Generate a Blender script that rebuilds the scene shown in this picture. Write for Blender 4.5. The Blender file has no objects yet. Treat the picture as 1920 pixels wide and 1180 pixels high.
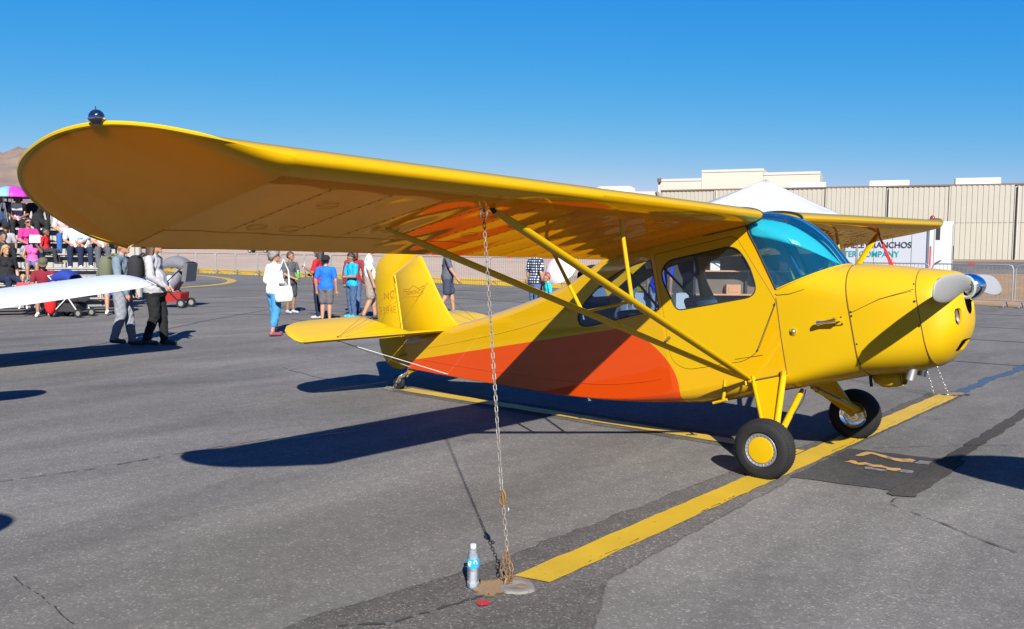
import bpy, bmesh, math, random
import numpy as np
from mathutils import Vector, Matrix
from mathutils.geometry import delaunay_2d_cdt
R = math.radians
PI = math.pi
rnd = random.Random(7)
scene = bpy.context.scene
COL = scene.collection

# ------------------------------------------------------------------ camera
cam_data = bpy.data.cameras.new('camera')
cam = bpy.data.objects.new('camera', cam_data)
COL.objects.link(cam)
scene.camera = cam
cam_data.sensor_width = 36.0
cam_data.sensor_fit = 'HORIZONTAL'
cam_data.lens = 1624.06 / 1920 * 36
cam_data.clip_start = 0.05
cam_data.clip_end = 20000
_r = Vector((0.75776066, 0.6524879, 0.00763659))
_u = Vector((-0.05336597, 0.05030377, 0.99730718))
_f = Vector((-0.65034672, 0.75612768, -0.07293887))
cam.matrix_world = Matrix(((_r.x, _u.x, -_f.x, 2.65007), (_r.y, _u.y, -_f.y, -6.83293),
                           (_r.z, _u.z, -_f.z, 1.63489), (0, 0, 0, 1)))

# ------------------------------------------------------------------ world, sun
K = 0.76    # photographic key: surfaces and sky are set this much darker and the exposure opened to match
SUN = Vector((0.637, -0.544, 0.545)).normalized()
world = bpy.data.worlds.new('World')
scene.world = world
world.use_nodes = True
wn = world.node_tree
wn.nodes.clear()
sky = wn.nodes.new('ShaderNodeTexSky')
sky.sky_type = 'NISHITA'
sky.sun_disc = False
sky.sun_elevation = R(33.06)
sky.sun_rotation = math.atan2(SUN.x, SUN.y)
sky.altitude = 900
sky.air_density = 1.0
sky.dust_density = 0.25
sky.ozone_density = 4.0
bg = wn.nodes.new('ShaderNodeBackground')
bg.inputs['Strength'].default_value = 0.05
wo = wn.nodes.new('ShaderNodeOutputWorld')
sep = wn.nodes.new('ShaderNodeSeparateColor')
com = wn.nodes.new('ShaderNodeCombineColor')
wn.links.new(sky.outputs[0], sep.inputs[0])
# clear desert air: deepen the blue evenly over the whole sky
for ch, ref, pw, top in ((0, 3.9, 2.43, 0.1147), (1, 6.2, 0.80, 0.2585), (2, 7.0, 0.12, 0.407)):
    a = wn.nodes.new('ShaderNodeMath'); a.operation = 'DIVIDE'; a.inputs[1].default_value = ref
    b = wn.nodes.new('ShaderNodeMath'); b.operation = 'POWER'; b.inputs[1].default_value = pw
    c = wn.nodes.new('ShaderNodeMath'); c.operation = 'MULTIPLY'; c.inputs[1].default_value = top * K / 0.05
    d = wn.nodes.new('ShaderNodeMath'); d.operation = 'MINIMUM'; d.inputs[1].default_value = 8.0 if ch == 0 else 14.0
    wn.links.new(sep.outputs[ch], a.inputs[0]); wn.links.new(a.outputs[0], b.inputs[0])
    wn.links.new(b.outputs[0], c.inputs[0]); wn.links.new(c.outputs[0], d.inputs[0]); wn.links.new(d.outputs[0], com.inputs[ch])
wn.links.new(com.outputs[0], bg.inputs[0])
wn.links.new(bg.outputs[0], wo.inputs[0])
sd = bpy.data.lights.new('sun', 'SUN')
sd.energy = 5.0
sd.angle = R(0.53)
sd.color = (1.0, 0.955, 0.88)
sun = bpy.data.objects.new('sun', sd)
COL.objects.link(sun)
sun.location = (30, -26, 30)
sun.rotation_euler = (-SUN).to_track_quat('-Z', 'Y').to_euler()
vs = scene.view_settings
vs.view_transform = 'Standard'
vs.look = 'None'
vs.exposure = 1.38
vs.gamma = 1.0
vs.use_curve_mapping = False
scene.render.engine = 'CYCLES'
scene.cycles.max_bounces = 10
scene.cycles.transparent_max_bounces = 24

# ------------------------------------------------------------------ materials
MATS = {}
def nn(nt, t, **kw):
    n = nt.nodes.new(t)
    for k, v in kw.items():
        setattr(n, k, v)
    return n

def setin(n, **kw):
    for k, v in kw.items():
        k = k.replace('_', ' ')
        if k in n.inputs:
            n.inputs[k].default_value = v

def mat(name, col, rough=0.5, metal=0.0, coat=0.0, var=0.08, vscale=6.0, bump=0.0, bscale=60.0, spec=0.5, coat_rough=0.06):
    """painted / plain surface with a little procedural colour and gloss variation"""
    if name in MATS:
        return MATS[name]
    m = bpy.data.materials.new(name)
    m.use_nodes = True
    nt = m.node_tree
    b = nt.nodes['Principled BSDF']
    setin(b, Roughness=rough, Metallic=metal)
    b.inputs['Specular IOR Level'].default_value = spec
    b.inputs['Coat Weight'].default_value = coat
    b.inputs['Coat Roughness'].default_value = coat_rough
    if name == 'yellow_fabric': b.inputs['Coat IOR'].default_value = 1.62
    tc = nn(nt, 'ShaderNodeTexCoord')
    no = nn(nt, 'ShaderNodeTexNoise')
    setin(no, Scale=vscale, Detail=5.0, Roughness=0.6)
    nt.links.new(tc.outputs['Object'], no.inputs['Vector'])
    mx = nn(nt, 'ShaderNodeMix', data_type='RGBA')
    c = Vector(col[:3]) * (K if metal < .5 else 1.0)
    mx.inputs[6].default_value = (*(c * (1 - var)), 1)
    mx.inputs[7].default_value = (*[min(1, q * (1 + var)) for q in c], 1)
    nt.links.new(no.outputs[0], mx.inputs[0])
    nt.links.new(mx.outputs[2], b.inputs['Base Color'])
    if bump > 0:
        n2 = nn(nt, 'ShaderNodeTexNoise')
        setin(n2, Scale=bscale, Detail=4.0)
        nt.links.new(tc.outputs['Object'], n2.inputs['Vector'])
        bp = nn(nt, 'ShaderNodeBump')
        setin(bp, Strength=bump, Distance=0.01)
        nt.links.new(n2.outputs[0], bp.inputs['Height'])
        nt.links.new(bp.outputs[0], b.inputs['Normal'])
    MATS[name] = m
    return m

def glassmat(name, tint, refl=0.08, haze=0.0, hazecol=(0.3, 0.4, 0.5)):
    m = bpy.data.materials.new(name)
    m.use_nodes = True
    nt = m.node_tree
    nt.nodes.clear()
    out = nn(nt, 'ShaderNodeOutputMaterial')
    tr = nn(nt, 'ShaderNodeBsdfTransparent')
    tr.inputs[0].default_value = (*tint, 1)
    gl = nn(nt, 'ShaderNodeBsdfGlossy')
    gl.inputs['Roughness'].default_value = 0.01
    gl.inputs[0].default_value = (0.9, 0.95, 1, 1)
    fr = nn(nt, 'ShaderNodeFresnel')
    fr.inputs[0].default_value = 1.45
    mx = nn(nt, 'ShaderNodeMixShader')
    nt.links.new(fr.outputs[0], mx.inputs[0])
    src = tr
    if haze > 0:
        df = nn(nt, 'ShaderNodeBsdfDiffuse')
        df.inputs[0].default_value = (*hazecol, 1)
        m2 = nn(nt, 'ShaderNodeMixShader')
        m2.inputs[0].default_value = haze
        nt.links.new(tr.outputs[0], m2.inputs[1])
        nt.links.new(df.outputs[0], m2.inputs[2])
        src = m2
    nt.links.new(src.outputs[0], mx.inputs[1])
    nt.links.new(gl.outputs[0], mx.inputs[2])
    nt.links.new(mx.outputs[0], out.inputs[0])
    MATS[name] = m
    return m

YEL = (0.49, 0.304, 0.001)
ORG = (0.53, 0.051, 0.001)
mat('yellow', YEL, rough=0.42, coat=0.22, spec=0.2, var=0.03, vscale=3, bump=0.02, bscale=9, coat_rough=0.08)
mat('yellow_fabric', (0.53, 0.30, 0.001), rough=0.45, coat=0.85, spec=0.05, var=0.035, vscale=2.5, bump=0.012, bscale=5, coat_rough=0.035)
mat('orange', ORG, rough=0.35, coat=0.8, var=0.03)
mat('black_rubber', (0.013, 0.013, 0.0135), rough=0.8, spec=0.25, var=0.3, vscale=30, bump=0.15, bscale=90)
mat('chrome', (0.75, 0.76, 0.78), rough=0.12, metal=1.0, var=0.04)
mat('steel', (0.42, 0.41, 0.39), rough=0.4, metal=0.9, var=0.25, vscale=40)
mat('chain_steel', (0.20, 0.18, 0.15), rough=0.55, metal=0.3, var=0.35, vscale=25)
mat('rusty_steel', (0.20, 0.115, 0.05), rough=0.7, metal=0.4, var=0.4, vscale=45)
mat('dark', (0.012, 0.012, 0.013), rough=0.8)
mat('dark_line', (0.10, 0.055, 0.004), rough=0.7)
mat('prop_grey', (0.27, 0.275, 0.265), rough=0.55, var=0.06, vscale=18)
mat('prop_wrap', (0.23, 0.27, 0.24), rough=0.7, var=0.15, vscale=40)
mat('nav_dark', (0.008, 0.012, 0.025), rough=0.08, coat=1.0)
mat('nav_red', (0.35, 0.02, 0.01), rough=0.1, coat=1.0)
mat('white_paint', (0.56, 0.565, 0.58), rough=0.35, coat=0.3, var=0.03)
mat('trailer_white', (0.50, 0.51, 0.55), rough=0.4, coat=0.2, var=0.03)
mat('alu', (0.25, 0.255, 0.265), rough=0.45, metal=0.6, var=0.08, vscale=12)
mat('alu_dull', (0.20, 0.205, 0.21), rough=0.55, metal=0.4, var=0.1, vscale=15)
mat('seat_blue', (0.02, 0.05, 0.22), rough=0.8, var=0.2, vscale=20)
mat('seat_grey', (0.55, 0.58, 0.62), rough=0.8, var=0.1, vscale=20)
mat('cabin_blue', (0.075, 0.13, 0.22), rough=0.85, var=0.12, vscale=8)
mat('sunshade', (0.03, 0.29, 0.30), rough=0.7, var=0.06, vscale=14, bump=0.25, bscale=16)
mat('tag_white', (0.6, 0.6, 0.6), rough=0.6)
mat('red', (0.55, 0.02, 0.02), rough=0.5)
glassmat('windshield_glass', (0.50, 0.92, 0.98), haze=0.10, hazecol=(0.01, 0.22, 0.48))
glassmat('window_glass', (0.82, 0.88, 0.92), haze=0.03, hazecol=(0.25, 0.32, 0.42))
glassmat('rear_glass', (0.62, 0.76, 0.90), haze=0.20, hazecol=(0.10, 0.19, 0.33))
glassmat('clear_plastic', (0.90, 0.93, 0.95), haze=0.10, hazecol=(0.75, 0.8, 0.85))
glassmat('water', (0.93, 0.96, 0.98), haze=0.12, hazecol=(0.85, 0.88, 0.9))

def wing_fabric():
    """doped cloth: lets some of the sun on the top skin glow through the underside"""
    m = MATS['yellow_fabric'].copy(); m.name = 'yellow_wing_fabric'
    nt = m.node_tree
    b = nt.nodes['Principled BSDF']; out = [n for n in nt.nodes if n.type == 'OUTPUT_MATERIAL'][0]
    b.inputs['Coat Weight'].default_value = 0.0
    tr = nn(nt, 'ShaderNodeBsdfTranslucent'); tr.inputs[0].default_value = (0.95, 0.42, 0.02, 1)
    mx = nn(nt, 'ShaderNodeMixShader'); mx.inputs[0].default_value = 0.29
    # the leading edge is sheet metal under the cloth: no glow there
    tcx = [n for n in nt.nodes if n.type == 'TEX_COORD'][0]
    sx_ = nn(nt, 'ShaderNodeSeparateXYZ'); nt.links.new(tcx.outputs['Object'], sx_.inputs[0])
    mr = nn(nt, 'ShaderNodeMapRange', interpolation_type='SMOOTHSTEP')
    mr.inputs[1].default_value = 0.07; mr.inputs[2].default_value = -0.10; mr.inputs[3].default_value = 0.0; mr.inputs[4].default_value = 0.29
    nt.links.new(sx_.outputs[0], mr.inputs[0]); nt.links.new(mr.outputs[0], mx.inputs[0])
    nt.links.new(b.outputs[0], mx.inputs[1]); nt.links.new(tr.outputs[0], mx.inputs[2])
    # glossy amber dope on top
    gl = nn(nt, 'ShaderNodeBsdfGlossy'); gl.inputs[0].default_value = (1.0, 0.68, 0.22, 1); gl.inputs['Roughness'].default_value = 0.045
    bp = [n for n in nt.nodes if n.type == 'BUMP'][0]; nt.links.new(bp.outputs[0], gl.inputs['Normal'])
    lw = nn(nt, 'ShaderNodeLayerWeight'); lw.inputs[0].default_value = 0.5
    pw = nn(nt, 'ShaderNodeMath', operation='POWER'); pw.inputs[1].default_value = 5.0; nt.links.new(lw.outputs['Facing'], pw.inputs[0])
    fr = nn(nt, 'ShaderNodeMath', operation='MULTIPLY_ADD'); fr.inputs[1].default_value = 0.93; fr.inputs[2].default_value = 0.06; nt.links.new(pw.outputs[0], fr.inputs[0])
    m2 = nn(nt, 'ShaderNodeMixShader')
    nt.links.new(fr.outputs[0], m2.inputs[0]); nt.links.new(mx.outputs[0], m2.inputs[1]); nt.links.new(gl.outputs[0], m2.inputs[2]); nt.links.new(m2.outputs[0], out.inputs[0])
    MATS['wing_fabric'] = m
wing_fabric()
def stripe_mat():
    """yellow dope with the orange belly flash, bounded by curves fixed in the aircraft's own frame"""
    m = MATS['yellow_fabric'].copy()
    m.name = 'yellow_orange_flash'
    nt = m.node_tree
    b = nt.nodes['Principled BSDF']
    old = b.inputs['Base Color'].links[0].from_socket
    tc = [n for n in nt.nodes if n.type == 'TEX_COORD'][0]
    sp = nn(nt, 'ShaderNodeSeparateXYZ')
    nt.links.new(tc.outputs['Object'], sp.inputs[0])
    def M(op, a, bb=None):
        n = nn(nt, 'ShaderNodeMath', operation=op)
        for i, q in enumerate((a, bb)):
            if q is None: continue
            if isinstance(q, (int, float)): n.inputs[i].default_value = q
            else: nt.links.new(q, n.inputs[i])
        return n.outputs[0]
    x, z = sp.outputs[0], sp.outputs[2]
    # upper edge: z = 1.247 - 0.0215*x
    top = M('LESS_THAN', z, M('ADD', 1.249, M('MULTIPLY', x, -0.0205)))
    # rounded nose: superellipse-like curve, x < -0.885 - 1.45*max(0,z-0.72)^2
    dz = M('MAXIMUM', M('SUBTRACT', z, 0.70), 0.0)
    nose = M('LESS_THAN', x, M('SUBTRACT', -0.895, M('MULTIPLY', M('MULTIPLY', dz, dz), 1.36)))
    mk = M('MULTIPLY', top, nose)
    mx = nn(nt, 'ShaderNodeMix', data_type='RGBA')
    nt.links.new(mk, mx.inputs[0])
    nt.links.new(old, mx.inputs[6])
    mx.inputs[7].default_value = (*[q * K for q in ORG], 1)
    nt.links.new(mx.outputs[2], b.inputs['Base Color'])
    MATS['flash'] = m
stripe_mat()

# ------------------------------------------------------------------ mesh helpers
def mesh_obj(name, verts, faces, material, parent=None, smooth=True, mats=None, fmat=None, sharp=None):
    me = bpy.data.meshes.new(name)
    me.from_pydata([tuple(v) for v in verts], [], [tuple(f) for f in faces])
    me.update()
    o = bpy.data.objects.new(name, me)
    COL.objects.link(o)
    for q in (mats or [material]):
        me.materials.append(MATS[q] if isinstance(q, str) else q)
    if fmat is not None:
        me.polygons.foreach_set('material_index', np.asarray(fmat, dtype=np.int32))
    if smooth:
        me.polygons.foreach_set('use_smooth', [True] * len(me.polygons))
        if sharp:
            me.set_sharp_from_angle(angle=R(sharp))
    if parent:
        o.parent = parent
    return o

class MB:
    def __init__(s):
        s.v, s.f, s.m = [], [], []
        s.cur = 0
    def add(s, vs, fs):
        k = len(s.v)
        s.v += [Vector(q) for q in vs]
        s.f += [tuple(i + k for i in f) for f in fs]
        s.m += [s.cur] * len(fs)
        return s
    def box(s, c, d, rot=None):
        x, y, z = (q / 2 for q in d)
        vs = [Vector((a * x, b * y, e * z)) for a in (-1, 1) for b in (-1, 1) for e in (-1, 1)]
        if rot is not None: vs = [rot @ q for q in vs]
        vs = [q + Vector(c) for q in vs]
        return s.add(vs, [(0, 1, 3, 2), (4, 6, 7, 5), (0, 4, 5, 1), (2, 3, 7, 6), (0, 2, 6, 4), (1, 5, 7, 3)])
    def tube(s, pts, r, n=8, caps=True, closed=False, flat=None):
        """pts list; r float or list; flat=(axis vector, factor) squashes the section along axis"""
        P = [Vector(q) for q in pts]
        rr = r if isinstance(r, (list, tuple)) else [r] * len(P)
        vs, fs = [], []
        up = None
        m = len(P)
        for i, p in enumerate(P):
            if closed: t = (P[(i + 1) % m] - P[i - 1])
            else: t = P[min(i + 1, m - 1)] - P[max(i - 1, 0)]
            t.normalize()
            if up is None:
                up = Vector((0, 0, 1)) if abs(t.z) < .9 else Vector((1, 0, 0))
            a = t.cross(up); a.normalize()
            b = a.cross(t); b.normalize()
            up = b
            for k in range(n):
                an = 2 * PI * k / n
                o = a * math.cos(an) * rr[i] + b * math.sin(an) * rr[i]
                if flat:
                    ax = flat[0]; o = o - ax * (o.dot(ax)) * (1 - flat[1])
                vs.append(p + o)
        for i in range(m if closed else m - 1):
            j = (i + 1) % m
            for k in range(n):
                l = (k + 1) % n
                fs.append((i * n + k, i * n + l, j * n + l, j * n + k))
        if caps and not closed:
            fs.append(tuple(range(n - 1, -1, -1)))
            fs.append(tuple((m - 1) * n + k for k in range(n)))
        return s.add(vs, fs)
    def lathe(s, prof, n=24, origin=(0, 0, 0), axis='z'):
        vs, fs = [], []
        o = Vector(origin)
        for r, h in prof:
            for k in range(n):
                an = 2 * PI * k / n
                a, b = r * math.cos(an), r * math.sin(an)
                if axis == 'z': q = Vector((a, b, h))
                elif axis == 'x': q = Vector((h, a, b))
                else: q = Vector((b, h, a))
                vs.append(o + q)
        for i in range(len(prof) - 1):
            for k in range(n):
                l = (k + 1) % n
                fs.append((i * n + k, i * n + l, (i + 1) * n + l, (i + 1) * n + k))
        return s.add(vs, fs)
    def ell(s, c, rad, n=12, m=8):
        c = Vector(c)
        vs = [c + Vector((0, 0, -rad[2]))]
        for i in range(1, m):
            t = -PI / 2 + PI * i / m
            for k in range(n):
                a = 2 * PI * k / n
                vs.append(c + Vector((rad[0] * math.cos(t) * math.cos(a), rad[1] * math.cos(t) * math.sin(a), rad[2] * math.sin(t))))
        vs.append(c + Vector((0, 0, rad[2])))
        fs = []
        for k in range(n):
            l = (k + 1) % n
            fs.append((0, 1 + l, 1 + k))
            for i in range(m - 2):
                fs.append((1 + i * n + k, 1 + i * n + l, 1 + (i + 1) * n + l, 1 + (i + 1) * n + k))
            fs.append((1 + (m - 2) * n + k, 1 + (m - 2) * n + l, len(vs) - 1))
        return s.add(vs, fs)
    def prism(s, poly, h0, h1, axis='z', tf=None):
        """extrude 2-D polygon; axis gives the extrusion axis"""
        n = len(poly)
        def P(p, h):
            if axis == 'z': q = Vector((p[0], p[1], h))
            elif axis == 'y': q = Vector((p[0], h, p[1]))
            else: q = Vector((h, p[0], p[1]))
            return tf @ q if tf is not None else q
        vs = [P(p, h0) for p in poly] + [P(p, h1) for p in poly]
        fs = [tuple(range(n - 1, -1, -1)), tuple(range(n, 2 * n))]
        fs += [(i, (i + 1) % n, n + (i + 1) % n, n + i) for i in range(n)]
        return s.add(vs, fs)
    def build(s, name, material, parent=None, smooth=True, sharp=40, mats=None):
        return mesh_obj(name, s.v, s.f, material, parent, smooth, mats, s.m if mats else None, sharp if smooth else None)

def grid(name, G, material, parent=None, smooth=True, sharp=None, flip=False, closed_u=False):
    """G[i][j] points"""
    n, m = len(G), len(G[0])
    vs = [p for row in G for p in row]
    fs = []
    for i in range(n - 1):
        for j in range(m if closed_u else m - 1):
            k = (j + 1) % m
            q = (i * m + j, i * m + k, (i + 1) * m + k, (i + 1) * m + j)
            fs.append(q[::-1] if flip else q)
    return mesh_obj(name, vs, fs, material, parent, smooth, sharp=sharp)

def fix_normals(o):
    bm = bmesh.new(); bm.from_mesh(o.data)
    bmesh.ops.remove_doubles(bm, verts=bm.verts, dist=1e-5)
    bmesh.ops.recalc_face_normals(bm, faces=bm.faces)
    bm.to_mesh(o.data); bm.free()

def solidify(o, t, offset=-1):
    m = o.modifiers.new('thick', 'SOLIDIFY'); m.thickness = t; m.offset = offset
    return o
def bevel(o, w=0.005, seg=2):
    m = o.modifiers.new('bev', 'BEVEL'); m.width = w; m.segments = seg; m.limit_method = 'ANGLE'; m.angle_limit = R(40)
    return o

def apply_mods(o):
    dg = bpy.context.evaluated_depsgraph_get()
    ev = o.evaluated_get(dg)
    me = bpy.data.meshes.new_from_object(ev)
    o.modifiers.clear()
    o.data = me
    return o

def empty(name, loc=(0, 0, 0), rz=0.0, parent=None):
    o = bpy.data.objects.new(name, None)
    COL.objects.link(o)
    o.location = loc
    o.rotation_euler = (0, 0, rz)
    o.empty_display_size = 0.2
    if parent: o.parent = parent
    return o

def tag(o, label=None, cat=None, group=None, kind=None):
    if label: o['label'] = label
    if cat: o['category'] = cat
    if group: o['group'] = group
    if kind: o['kind'] = kind
    return o

def copy_tree(o, parent=None):
    c = o.copy(); COL.objects.link(c); c.parent = parent
    for ch in o.children: copy_tree(ch, c)
    return c

def text_mesh(name, body, size, material, parent, M4, extrude=0.0, align='CENTER', offset=0.0, spacing=1.0):
    cu = bpy.data.curves.new(name + '_curve', 'FONT')
    cu.body = body; cu.size = size; cu.align_x = align; cu.extrude = extrude; cu.offset = offset; cu.space_character = spacing
    to = bpy.data.objects.new(name + '_tmp', cu)
    COL.objects.link(to)
    dg = bpy.context.evaluated_depsgraph_get()
    me = bpy.data.meshes.new_from_object(to.evaluated_get(dg))
    bpy.data.objects.remove(to)
    me.transform(M4)
    me.materials.clear(); me.materials.append(MATS[material])
    o = bpy.data.objects.new(name, me); COL.objects.link(o)
    if parent: o.parent = parent
    return o

def inpoly(p, poly):
    x, y = p; c = False
    n = len(poly)
    for i in range(n):
        x1, y1 = poly[i]; x2, y2 = poly[(i + 1) % n]
        if (y1 > y) != (y2 > y) and x < (x2 - x1) * (y - y1) / (y2 - y1) + x1: c = not c
    return c

def round_poly(poly, r, seg=5):
    out = []
    n = len(poly)
    for i in range(n):
        p0, p1, p2 = Vector(poly[i - 1]), Vector(poly[i]), Vector(poly[(i + 1) % n])
        rr = r[i] if isinstance(r, (list, tuple)) else r
        if rr <= 0: out.append(tuple(p1)); continue
        a = (p0 - p1); b = (p2 - p1)
        d = min(rr, a.length * .48, b.length * .48)
        A = p1 + a.normalized() * d; B = p1 + b.normalized() * d
        for k in range(seg + 1):
            t = k / seg
            out.append(tuple(A * (1 - t) ** 2 + p1 * 2 * t * (1 - t) + B * t * t))
    return out

def inset_poly(poly, d):
    """move a polygon outline inwards (d>0) along vertex normals"""
    n = len(poly)
    area = sum(poly[i][0] * poly[(i + 1) % n][1] - poly[(i + 1) % n][0] * poly[i][1] for i in range(n))
    sg = 1 if area > 0 else -1
    out = []
    for i in range(n):
        a = Vector(poly[i - 1]); b = Vector(poly[i]); c = Vector(poly[(i + 1) % n])
        e1 = (b - a); e2 = (c - b)
        if e1.length < 1e-9 or e2.length < 1e-9: out.append(tuple(b)); continue
        e1.normalize(); e2.normalize()
        nn_ = Vector((-e1.y - e2.y, e1.x + e2.x))
        if nn_.length < 1e-9: out.append(tuple(b)); continue
        nn_.normalize()
        out.append(tuple(b + nn_ * d * sg))
    return out

def cdt_panel(outer, holes, steiner=(), lines=()):
    vs, es = [], []
    def loop(pl, close=True):
        k = len(vs)
        vs.extend(Vector(p[:2]) for p in pl)
        n = len(pl)
        es.extend((k + i, k + (i + 1) % n) for i in range(n if close else n - 1))
    loop(outer)
    for h in holes: loop(h)
    for l in lines: loop(l, False)
    for p in steiner:
        if inpoly(p, outer) and not any(inpoly(p, h) for h in holes): vs.append(Vector(p))
    ov, oe, of, *_ = delaunay_2d_cdt(vs, es, [], 1, 1e-5)
    fs = []
    for f in of:
        c = sum((ov[i] for i in f), Vector((0, 0))) / len(f)
        if inpoly(c, outer) and not any(inpoly(c, h) for h in holes): fs.append(tuple(f))
    return [tuple(v) for v in ov], fs

def lerp_tab(tab, x):
    """tab list of tuples (x, ...) sorted either way; piecewise linear"""
    t = sorted(tab)
    if x <= t[0][0]: return t[0][1:]
    for a, b in zip(t, t[1:]):
        if x <= b[0]:
            k = (x - a[0]) / (b[0] - a[0])
            return tuple(p + (q - p) * k for p, q in zip(a[1:], b[1:]))
    return t[-1][1:]

def smooth_tab(tab, x):
    """Catmull-Rom through a table"""
    t = sorted(tab); n = len(t)
    if x <= t[0][0]: return t[0][1:]
    if x >= t[-1][0]: return t[-1][1:]
    for i in range(n - 1):
        if x <= t[i + 1][0]: break
    x0, x1 = t[i][0], t[i + 1][0]
    k = (x - x0) / (x1 - x0)
    out = []
    for c in range(1, len(t[0])):
        def sl(j):
            if j <= 0: return (t[1][c] - t[0][c]) / (t[1][0] - t[0][0])
            if j >= n - 1: return (t[-1][c] - t[-2][c]) / (t[-1][0] - t[-2][0])
            return (t[j + 1][c] - t[j - 1][c]) / (t[j + 1][0] - t[j - 1][0])
        m0, m1 = sl(i) * (x1 - x0), sl(i + 1) * (x1 - x0)
        p0, p1 = t[i][c], t[i + 1][c]
        out.append((2 * k**3 - 3 * k**2 + 1) * p0 + (k**3 - 2 * k**2 + k) * m0 + (-2 * k**3 + 3 * k**2) * p1 + (k**3 - k**2) * m1)
    return tuple(out)

# ------------------------------------------------------------------ ground materials
def asphalt_mat(name, base, dark, speck=0.5, rough=0.95, mottle=0.35, bumpk=0.25):
    base = tuple(q * K for q in base); dark = tuple(q * K for q in dark)
    m = bpy.data.materials.new(name)
    m.use_nodes = True
    nt = m.node_tree
    b = nt.nodes['Principled BSDF']
    b.inputs['Specular IOR Level'].default_value = 0.06
    b.inputs['Roughness'].default_value = rough
    tc = nn(nt, 'ShaderNodeTexCoord')
    def noise(scale, det=4, ro=0.6, vec=None, dist=0.0):
        n = nn(nt, 'ShaderNodeTexNoise')
        setin(n, Scale=scale, Detail=det, Roughness=ro, Distortion=dist)
        nt.links.new(vec or tc.outputs['Object'], n.inputs['Vector'])
        return n.outputs[0]
    def ramp(src, a, b_, ca, cb):
        r = nn(nt, 'ShaderNodeValToRGB')
        r.color_ramp.elements[0].position = a; r.color_ramp.elements[1].position = b_
        r.color_ramp.elements[0].color = (*ca, 1); r.color_ramp.elements[1].color = (*cb, 1)
        nt.links.new(src, r.inputs[0])
        return r.outputs[0]
    def mul(a, b_, f=1.0):
        x = nn(nt, 'ShaderNodeMix', data_type='RGBA', blend_type='MULTIPLY')
        x.inputs[0].default_value = f
        nt.links.new(a, x.inputs[6]); nt.links.new(b_, x.inputs[7])
        return x.outputs[2]
    # streaky weathering along the paving lanes
    mp = nn(nt, 'ShaderNodeMapping')
    mp.inputs['Scale'].default_value = (1.0, 0.22, 1.0)
    nt.links.new(tc.outputs['Object'], mp.inputs[0])
    big = noise(0.35, 6, 0.62)
    streak = noise(1.1, 5, 0.65, mp.outputs[0], 0.4)
    mid = noise(9.0, 5, 0.7)
    c = ramp(big, 0.34, 0.64, dark, base)
    vast = noise(0.07, 4, 0.55)
    c = mul(c, ramp(vast, 0.35, 0.65, (0.90, 0.90, 0.91), (1.08, 1.07, 1.05)))
    lo = 1 - mottle
    c = mul(c, ramp(streak, 0.30, 0.72, (lo, lo, lo), (1.08, 1.07, 1.06)))
    c = mul(c, ramp(mid, 0.30, 0.70, (0.86, 0.86, 0.86), (1.08, 1.08, 1.08)))
    # aggregate: fine light and dark stones
    vo = nn(nt, 'ShaderNodeTexVoronoi')
    vo.inputs['Scale'].default_value = 95.0
    nt.links.new(tc.outputs['Object'], vo.inputs['Vector'])
    sv = nn(nt, 'ShaderNodeSeparateColor')
    nt.links.new(vo.outputs['Color'], sv.inputs[0])
    lo, hi = 1 - 0.55 * speck, 1 + 0.75 * speck
    r = nn(nt, 'ShaderNodeValToRGB')
    e = r.color_ramp.elements
    e[0].position = 0.0; e[0].color = (lo, lo, lo, 1)
    e[1].position = 1.0; e[1].color = (hi + 0.5, hi + 0.45, hi + 0.38, 1)
    q = e.new(0.35); q.color = (0.93, 0.93, 0.93, 1)
    q = e.new(0.80); q.color = (1.03, 1.03, 1.03, 1)
    q = e.new(0.93); q.color = (hi, hi, hi, 1)
    nt.links.new(sv.outputs[0], r.inputs[0])
    c = mul(c, r.outputs[0])
    vs_ = nn(nt, 'ShaderNodeTexVoronoi'); vs_.inputs['Scale'].default_value = 0.9
    wob = nn(nt, 'ShaderNodeMix', data_type='RGBA', blend_type='ADD'); wob.inputs[0].default_value = 0.25
    nz = nn(nt, 'ShaderNodeTexNoise'); setin(nz, Scale=6.0, Detail=3.0); nt.links.new(tc.outputs['Object'], nz.inputs['Vector'])
    nt.links.new(tc.outputs['Object'], wob.inputs[6]); nt.links.new(nz.outputs[1], wob.inputs[7]); nt.links.new(wob.outputs[2], vs_.inputs['Vector'])
    c = mul(c, ramp(vs_.outputs['Distance'], 0.02, 0.13, (0.74, 0.73, 0.72), (1, 1, 1)), 0.7 * mottle / 0.35)
    fine = noise(260, 3, 0.7)
    c = mul(c, ramp(fine, 0.3, 0.7, (0.8, 0.8, 0.8), (1.2, 1.2, 1.2)))
    nt.links.new(c, b.inputs['Base Color'])
    bp = nn(nt, 'ShaderNodeBump')
    setin(bp, Strength=bumpk, Distance=0.006)
    ad = nn(nt, 'ShaderNodeMath', operation='ADD')
    nt.links.new(vo.outputs['Distance'], ad.inputs[0]); nt.links.new(fine, ad.inputs[1])
    nt.links.new(ad.outputs[0], bp.inputs['Height'])
    nt.links.new(bp.outputs[0], b.inputs['Normal'])
    MATS[name] = m
    return m

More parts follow.
